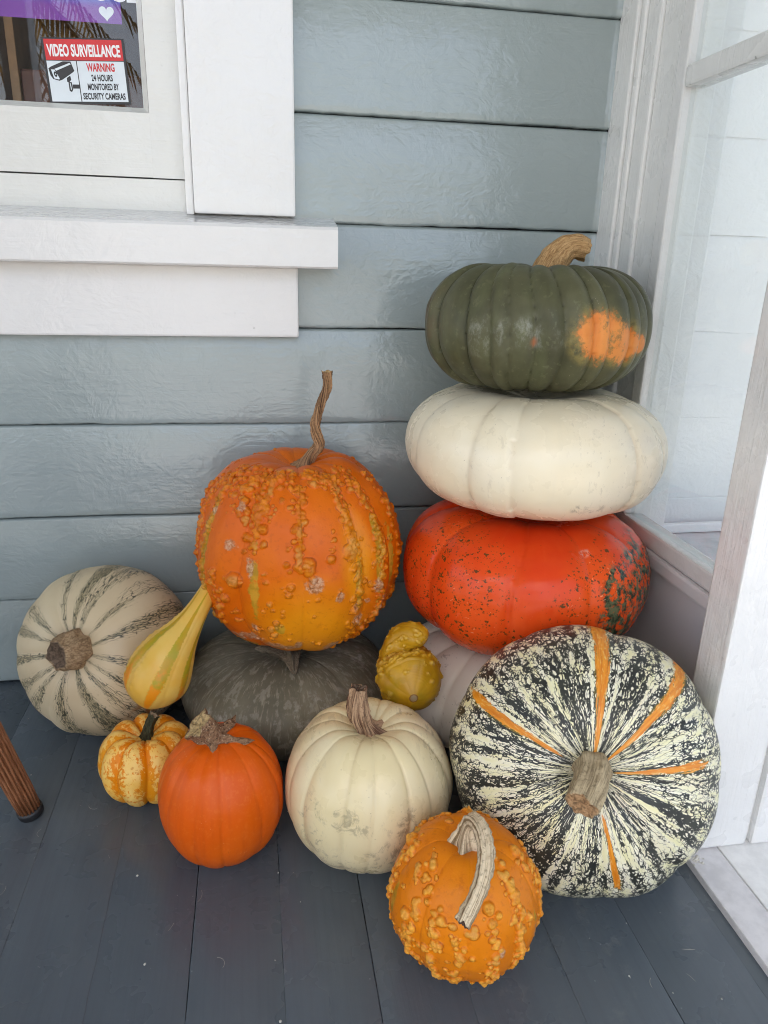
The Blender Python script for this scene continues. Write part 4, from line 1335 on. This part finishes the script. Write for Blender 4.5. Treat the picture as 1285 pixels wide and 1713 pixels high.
# ------------------------------------------------------------------ gourds with a bent spine
def gourd(name, label, spine, radii, mat, base, *, nu=160, nv=150, ribs=10, rib_depth=0.03, lump=0.02, seed=0, warts=None, masks=None, cat='gourd'):
    q = np.array(spine, float); rr = np.array(radii, float)
    for _ in range(3):
        q2 = np.empty((len(q) * 2, 3)); r2_ = np.empty(len(q) * 2)
        q2[0], q2[-1] = q[0], q[-1]; r2_[0], r2_[-1] = rr[0], rr[-1]
        q2[1:-1:2] = q[:-1] * .75 + q[1:] * .25; q2[2:-1:2] = q[:-1] * .25 + q[1:] * .75
        r2_[1:-1:2] = rr[:-1] * .75 + rr[1:] * .25; r2_[2:-1:2] = rr[:-1] * .25 + rr[1:] * .75
        q, rr = q2, r2_
    d = np.concatenate([[0], np.cumsum(np.linalg.norm(np.diff(q, axis=0), axis=1))]); L = d[-1]; d = d / L
    tt = 0.5 - 0.5 * np.cos(np.linspace(0.02, 0.98, nv) * math.pi)
    path = np.stack([np.interp(tt, d, q[:, k]) for k in range(3)], 1)
    rad = np.interp(tt, d, rr)
    r_end0 = np.sqrt(np.clip(1 - (1 - np.clip(tt * L / rad.max(), 0, 1)) ** 2, 0, 1))
    r_end1 = np.sqrt(np.clip(1 - (1 - np.clip((1 - tt) * L / rad[-8], 0, 1)) ** 2, 0, 1))
    rad = rad * r_end0 * r_end1
    tan = np.gradient(path, axis=0); tan /= np.linalg.norm(tan, axis=1, keepdims=True)
    e1 = np.cross([0, -1.0, 0.2], tan[0]); e1 /= np.linalg.norm(e1)
    th = np.linspace(0, 2 * math.pi, nu, endpoint=False)
    rnd = np.random.RandomState(seed)
    ang = np.sort((np.arange(ribs) + rnd.uniform(-.2, .2, ribs)) * 2 * math.pi / ribs)
    rows = []
    for i in range(nv):
        e1 = e1 - tan[i] * (e1 @ tan[i]); e1 /= np.linalg.norm(e1)
        e2 = np.cross(tan[i], e1)
        rows.append(path[i] + np.outer(np.cos(th) * rad[i], e1) + np.outer(np.sin(th) * rad[i], e2))
    P = np.array(rows)
    TH, TT = np.meshgrid(th, tt)
    PH = (TT - 0.5) * math.pi
    N = P - path[:, None, :]; N /= np.maximum(np.linalg.norm(N, axis=-1, keepdims=True), 1e-9)
    G, idx, s = rib_fields(TH, PH, list(ang), 0.7, 0.0, seed)
    P = P - N * (G * rib_depth * rad[:, None])[..., None]
    P = P + N * (fbm(P / rad.max(), 1.4, seed, 3) * lump * rad[:, None])[..., None]
    att = {'rib': G}
    if warts is not None:
        P, W = warts(P, TH, PH, rad.max())
        att['wart'] = W
    arc = np.repeat(((1 - tt) * L / rad.max())[:, None], nu, 1)
    for k, fn in (masks or {}).items():
        att[k] = fn(TH, TT, P, arc)
    return finish(name, label, P - np.array(base), TH, arc, att, base, UP, 0.0, base, mat, None, cat)


def pear_stripes(TH, TT, P, arc):
    m_ = np.zeros(TH.shape)
    for a_, w_ in ((-128, .17), (-72, .15), (-20, .12), (32, .15), (90, .15), (150, .15), (205, .15)):
        d_ = np.abs(adiff(TH + 0.10 * np.sin(TT * 7 + a_), R(a_)))
        m_ = np.maximum(m_, np.clip(1.4 - d_ / (w_ * (0.55 + 0.75 * np.sin(np.clip(TT, 0, .75) / .75 * math.pi) ** .7)) * 0.9, 0, 1))
    return m_ * np.clip((0.97 - TT) * 6, 0.45, 1)


def pear_warts(P, TH, PH, rmax):
    L = []
    rnd = np.random.RandomState(3)
    for a_ in (-128, -72, -20, 32):
        for sgn in (-1, 1):
            for k in range(26):
                t_ = 0.16 + 0.50 * k / 26 + rnd.randn() * .006
                L.append((R(a_) + sgn * rnd.uniform(.27, .33), (t_ - .5) * math.pi, rnd.uniform(.0018, .0036), rnd.uniform(.0006, .0015)))
    return apply_warts(P, TH, PH, L, 3)


gp = gourd('pear_gourd', 'pale yellow pear-shaped gourd with green and orange stripes, leaning neck up',
           [(-0.1600, -0.288, 0.117), (-0.1530, -0.286, 0.140), (-0.1425, -0.284, 0.1690), (-0.1270, -0.278, 0.198), (-0.1080, -0.266, 0.2200), (-0.0905, -0.250, 0.2420), (-0.0760, -0.232, 0.2600), (-0.0640, -0.214, 0.2760)],
           [0.028, 0.0425, 0.0460, 0.037, 0.0225, 0.0152, 0.0132, 0.0128], mat_pear(), (-0.155, -0.286, 0.113), ribs=9, rib_depth=0.03, lump=0.02, seed=6, warts=pear_warts,
           masks={'stripe': pear_stripes, 'orange': lambda TH, TT, P, arc: np.clip(np.maximum(1.35 - TT * 2.9, np.exp(-((TT - .50) / .05) ** 2) * .42), 0, 1), 'neck': lambda TH, TT, P, arc: np.clip((TT - .5) * 3, 0, 1),
                  'beads': lambda TH, TT, P, arc: np.zeros(TH.shape)})


def yel_warts(P, TH, PH, rmax):
    rnd = np.random.RandomState(5)
    L = []
    for k in range(300):
        t_ = rnd.uniform(-math.pi, math.pi)
        q_ = rnd.uniform(0.10, 0.97) if k < 150 else rnd.uniform(.34, .6)
        r_ = rnd.uniform(.0016, .0038)
        for z in range(rnd.randint(1, 4)):
            L.append((t_ + rnd.randn() * .04, (q_ + z * .013 - .5) * math.pi, r_, r_ * rnd.uniform(.4, .8)))
    return apply_warts(P, TH, PH, L, 5)


gy = gourd('warty_gourd', 'small ochre yellow warty gourd with curled knob, between cream and dull white pumpkins',
           [(0.1925, -0.392, 0.168), (0.1935, -0.374, 0.167), (0.1950, -0.347, 0.171), (0.1915, -0.322, 0.186), (0.1885, -0.312, 0.206), (0.1980, -0.318, 0.2220), (0.2100, -0.328, 0.2220), (0.2180, -0.334, 0.2150)],
           [0.026, 0.0420, 0.0455, 0.0380, 0.0240, 0.0200, 0.0220, 0.0210], mat_yellow(), (0.197, -0.335, 0.128), ribs=9, rib_depth=0.05, lump=0.06, seed=8, warts=yel_warts,
           masks={'dot': lambda TH, TT, P, arc: (TT < .0045) * 1.0, 'ring': lambda TH, TT, P, arc: ((TT >= .0045) & (TT < .0075)) * 1.0,
                  'olive': lambda TH, TT, P, arc: np.clip((.34 - TT) * 4, 0, 1), 'brown': lambda TH, TT, P, arc: np.exp(-((TT - .58) / .10) ** 2)})
# ------------------------------------------------------------------ things around: stool leg, posts, palm, floor crumbs
stool = empty('stool', (-0.45, -0.55, 0), 'brown reeded wooden stool leg with black foot cap at the left edge', 'stool')
MAT_LEG = M('reeded_wood', 0.42)
_p = MAT_LEG.obj()
_c = MAT_LEG.mix(MAT_LEG.mr(MAT_LEG.noise(MAT_LEG.vmul(MAT_LEG.attr('sph', 'Vector'), (9, 9, 4)), 1.0, 4, 0.6), 0.35, 0.65), S(122, 74, 44), S(160, 106, 70))
_c = specks(MAT_LEG, _c, S(205, 180, 160), 120, 0.14, 20, 0.58, 0.8)
MAT_LEG = MAT_LEG.out(_c, 0.4, MAT_LEG.bump(MAT_LEG.noise(_p, 150, 3), 0.25, 0.001))
MAT_RUB = plain('black_rubber', (0.015, 0.015, 0.016), 0.5)


def reeded(name, p0, p1, r0, r1, mat, parent, ridges=18, depth=0.24, nu=180, nseg=14):
    p0, p1 = np.array(p0), np.array(p1)
    t = p1 - p0; L = np.linalg.norm(t); t = t / L
    e1 = np.cross(t, [0, 1, 0]); e1 /= np.linalg.norm(e1); e2 = np.cross(t, e1)
    th = np.linspace(0, 2 * math.pi, nu, endpoint=False)
    rows, sp_ = [], []
    for k in range(nseg):
        f = k / (nseg - 1)
        r = (r0 + (r1 - r0) * f) * (1 - depth * np.abs(np.cos(th * ridges / 2)) ** 5)
        if k == 0 or k == nseg - 1: r = r * 0.93
        rows.append(p0 + t * L * f + np.outer(np.cos(th) * r, e1) + np.outer(np.sin(th) * r, e2))
        sp_.append(np.stack([np.cos(th), np.sin(th), np.full(nu, f * L * 10)], -1))
    P = np.array(rows).reshape(-1, 3)
    i = np.arange(nseg - 1)[:, None] * nu; j = np.arange(nu)[None, :]; jn = (j + 1) % nu
    F = [tuple(f) for f in np.stack([i + j, i + jn, i + nu + jn, i + nu + j], -1).reshape(-1, 4)]
    F += [tuple(range(nu))[::-1], tuple((nseg - 1) * nu + q for q in range(nu))]
    me = np_mesh(name, P - np.array(parent.location), F)
    a = me.attributes.new('sph', 'FLOAT_VECTOR', 'POINT')
    a.data.foreach_set('vector', np.array(sp_).astype(np.float32).ravel())
    return link(name, me, mat, parent)


def lathe(name, prof, p0, axis, mat, parent, nu=48):
    Fm = frame(axis)
    th = np.linspace(0, 2 * math.pi, nu, endpoint=False)
    P = np.concatenate([np.stack([r * np.cos(th), r * np.sin(th), np.full(nu, z)], -1) for r, z in prof]) @ Fm.T + np.array(p0)
    n = len(prof)
    i = np.arange(n - 1)[:, None] * nu; j = np.arange(nu)[None, :]; jn = (j + 1) % nu
    F = [tuple(f) for f in np.stack([i + j, i + jn, i + nu + jn, i + nu + j], -1).reshape(-1, 4)]
    F += [tuple(range(nu))[::-1], tuple((n - 1) * nu + q for q in range(nu))]
    return link(name, np_mesh(name, P - np.array(parent.location), F), mat, parent)


for fx, fy in ((-0.3125, -0.343), (-0.3125, -0.70), (-0.70, -0.336), (-0.70, -0.70)):
    f0 = np.array((fx, fy, 0.006))
    top = np.array((-0.509 + (fx + 0.509) * 0.50, -0.518 + (fy + 0.518) * 0.86, 0.42))
    ax = (top - f0) / np.linalg.norm(top - f0)
    reeded('leg', f0 + ax * 0.004, top, 0.0158, 0.0195, MAT_LEG, stool)
    lathe('foot_cap', [(0.0150, -0.0055), (0.0160, -0.004), (0.0163, 0.002), (0.0163, 0.0055)], f0, ax, MAT_RUB, stool)
lathe('seat', [(0.16, 0.40), (0.185, 0.405), (0.195, 0.42), (0.195, 0.435), (0.185, 0.447), (0.15, 0.450)], (-0.509, -0.518, 0), UP, MAT_LEG, stool, 64)

# white square porch posts that hold the roof
for k, (x, w_) in enumerate(((-0.69, 'nearest the window'), (-2.6, 'far left'), (2.2, 'far right'))):
    pp = empty('porch_post', (x, -1.52, 0), 'white square porch post at the front edge, ' + w_, 'post', 'porch posts')
    box('shaft', x - 0.045, x + 0.045, -1.565, -1.475, 0.16, 2.41, MAT_TRIMV, pp, 0.006)
    box('plinth', x - 0.06, x + 0.06, -1.58, -1.46, 0.001, 0.1595, MAT_TRIM, pp, 0.008)

# palm in the yard, mirrored in the window
palm = empty('palm_tree', (-2.35, -5.4, -0.5), 'palm tree with dry golden fronds, mirrored in the window glass', 'palm tree')
MAT_TRUNK = plain('palm_bark', S(120, 96, 70), 0.9, 12, 0.4, 0.8, 0.02)
lathe('trunk', [(0.24, 0), (0.20, 0.3), (0.17, 1.2), (0.18, 2.4), (0.22, 3.1), (0.1, 3.3)], (-2.35, -5.4, -0.5), (0.09, 0.0, 1.0), MAT_TRUNK, palm, 20)
rnd = np.random.RandomState(77)
V, F = [], []
for k in range(26):
    az = rnd.uniform(0, 2 * math.pi)
    el = rnd.uniform(-0.9, 1.1)
    L = rnd.uniform(1.4, 2.2)
    d0 = np.array([math.cos(az) * math.cos(el), math.sin(az) * math.cos(el), math.sin(el)])
    p = np.array([-2.0, -5.4, 2.95]); stepv = d0 * L / 22
    side = np.cross(d0, [0, 0, 1.0]); side /= np.linalg.norm(side)
    for q in range(22):
        p2 = p + stepv; stepv = stepv + np.array([0, 0, -0.0052])
        b0 = len(V); wv = side * 0.010
        V += [p - wv, p + wv, p2 + wv, p2 - wv]; F.append((b0, b0 + 1, b0 + 2, b0 + 3))
        if q > 2:
            for sg in (-1, 1):
                for h in (0, 0.5):
                    o = p + (p2 - p) * h
                    ll = rnd.uniform(.28, .42) * math.sin(math.pi * (q + 2) / 26)
                    dr = side * sg * 0.8 + stepv / np.linalg.norm(stepv) * 0.75 + np.array([0, 0, rnd.uniform(-.75, -.15)])
                    dr /= np.linalg.norm(dr)
                    b0 = len(V); wd = np.cross(dr, [0.2, 0.3, 0.9]); wd = wd / np.linalg.norm(wd) * 0.010
                    V += [o - wd, o + wd, o + dr * ll * .6 + wd * .7, o + dr * ll, o + dr * ll * .6 - wd * .7]; F.append((b0, b0 + 1, b0 + 2, b0 + 3, b0 + 4))
        p = p2
me = np_mesh('crown', np.array(V) - np.array(palm.location), F, False)
MF = M('dry_frond', 0.6)
fc = MF.mix(MF.mr(MF.noise(MF.obj(), 4, 3), 0.35, 0.65), S(170, 138, 76), S(118, 96, 56))
MF.out(fc)
tl = MF.n('BsdfTranslucent'); MF.put(tl.inputs['Color'], fc)
ms = MF.n('MixShader'); ms.inputs[0].default_value = 0.5
MF.t.links.new(MF.b.outputs[0], ms.inputs[1]); MF.t.links.new(tl.outputs[0], ms.inputs[2])
MF.t.links.new(ms.outputs[0], MF.t.nodes['Material Output'].inputs['Surface'])
link('crown', me, MF.m, palm)

# crumbs, paint chips and stray fibres on the floorboards
rnd = np.random.RandomState(4)
V, F = [], []
for k in range(95):
    x, y = rnd.uniform(-0.55, 0.52), rnd.uniform(-0.80, -0.10)
    r = abs(rnd.randn()) * 0.0006 + 0.0004
    b0 = len(V); a0 = rnd.rand() * 6
    for q in range(5):
        V.append((x + r * math.cos(a0 + q * 1.257) * rnd.uniform(.6, 1.4), y + r * math.sin(a0 + q * 1.257) * rnd.uniform(.6, 1.6), 0.0013))
    V.append((x, y, 0.0013 + r * 0.9))
    F += [(b0 + q, b0 + (q + 1) % 5, b0 + 5) for q in range(5)]
for k in range(26):                                   # chipped paint at the foot of the jamb
    x, y = 0.5185 + abs(rnd.randn()) * 0.012, -0.5475 - abs(rnd.randn()) * 0.006
    r = rnd.uniform(0.0010, 0.0026); b0 = len(V); a0 = rnd.rand() * 6
    for q in range(5):
        V.append((x + r * math.cos(a0 + q * 1.257) * rnd.uniform(.6, 1.4), y + r * math.sin(a0 + q * 1.257) * rnd.uniform(.6, 1.6), 0.0103))
    V.append((x, y, 0.0103 + r * rnd.uniform(.5, 1.2)))
    F += [(b0 + q, b0 + (q + 1) % 5, b0 + 5) for q in range(5)]
tag(link('floor_crumbs', np_mesh('floor_crumbs', V, F, False), plain('pale_crumb', S(200, 198, 188), 0.8)), 'tiny pale crumbs and paint chips on the floorboards', 'crumbs', None, 'stuff')
V, F = [], []
for k in range(46):
    x, y = rnd.uniform(-0.5, 0.5), rnd.uniform(-0.78, -0.2)
    a0 = rnd.rand() * 6.28; L = rnd.uniform(0.006, 0.022); cv = rnd.uniform(-140, 140); n = 9
    w_ = 0.00016
    px, py = x, y
    b0 = len(V)
    for q in range(n):
        V += [(px - w_ * math.sin(a0), py + w_ * math.cos(a0), 0.0016), (px + w_ * math.sin(a0), py - w_ * math.cos(a0), 0.0016), (px, py, 0.0016 + w_)]
        px += math.cos(a0) * L / n; py += math.sin(a0) * L / n; a0 += cv * L / n
    for q in range(n - 1):
        for e in range(3):
            F.append((b0 + q * 3 + e, b0 + q * 3 + (e + 1) % 3, b0 + q * 3 + 3 + (e + 1) % 3, b0 + q * 3 + 3 + e))
tag(link('floor_fibres', np_mesh('floor_fibres', V, F, False), plain('pale_fibre', S(176, 172, 158), 0.7)), 'fine curled pale fibres scattered on the floorboards', 'fibres', None, 'stuff')

# added unseen hedge: dark band for contrast in the glossy paint reflections
rnd = np.random.RandomState(12)
V, F = [], []
for k in range(16000):
    sec = -1 if rnd.rand() < .5 else 1
    x = sec * rnd.uniform(3.2, 16); y = -15 + rnd.uniform(-.8, .8); z = rnd.uniform(-.5, 2.1 + .5 * math.sin(x * 1.7))
    n = rnd.randn(3); n /= np.linalg.norm(n); t = np.cross(n, [0, .3, 1]); t /= np.linalg.norm(t); bt = np.cross(n, t)
    b0 = len(V); c0 = np.array((x, y, z)); q = rnd.uniform(.06, .12)
    V += [c0 - t * q, c0 - bt * q * .4, c0 + t * q, c0 + bt * q * .4]; F.append((b0, b0 + 1, b0 + 2, b0 + 3))
tag(link('reflection_hedge', np_mesh('reflection_hedge', V, F, False), plain('hedge_leaf', (0.06, 0.09, 0.035), 0.6)), 'dark green hedge added out of view across the yard for reflection contrast', 'hedge', None, 'stuff')
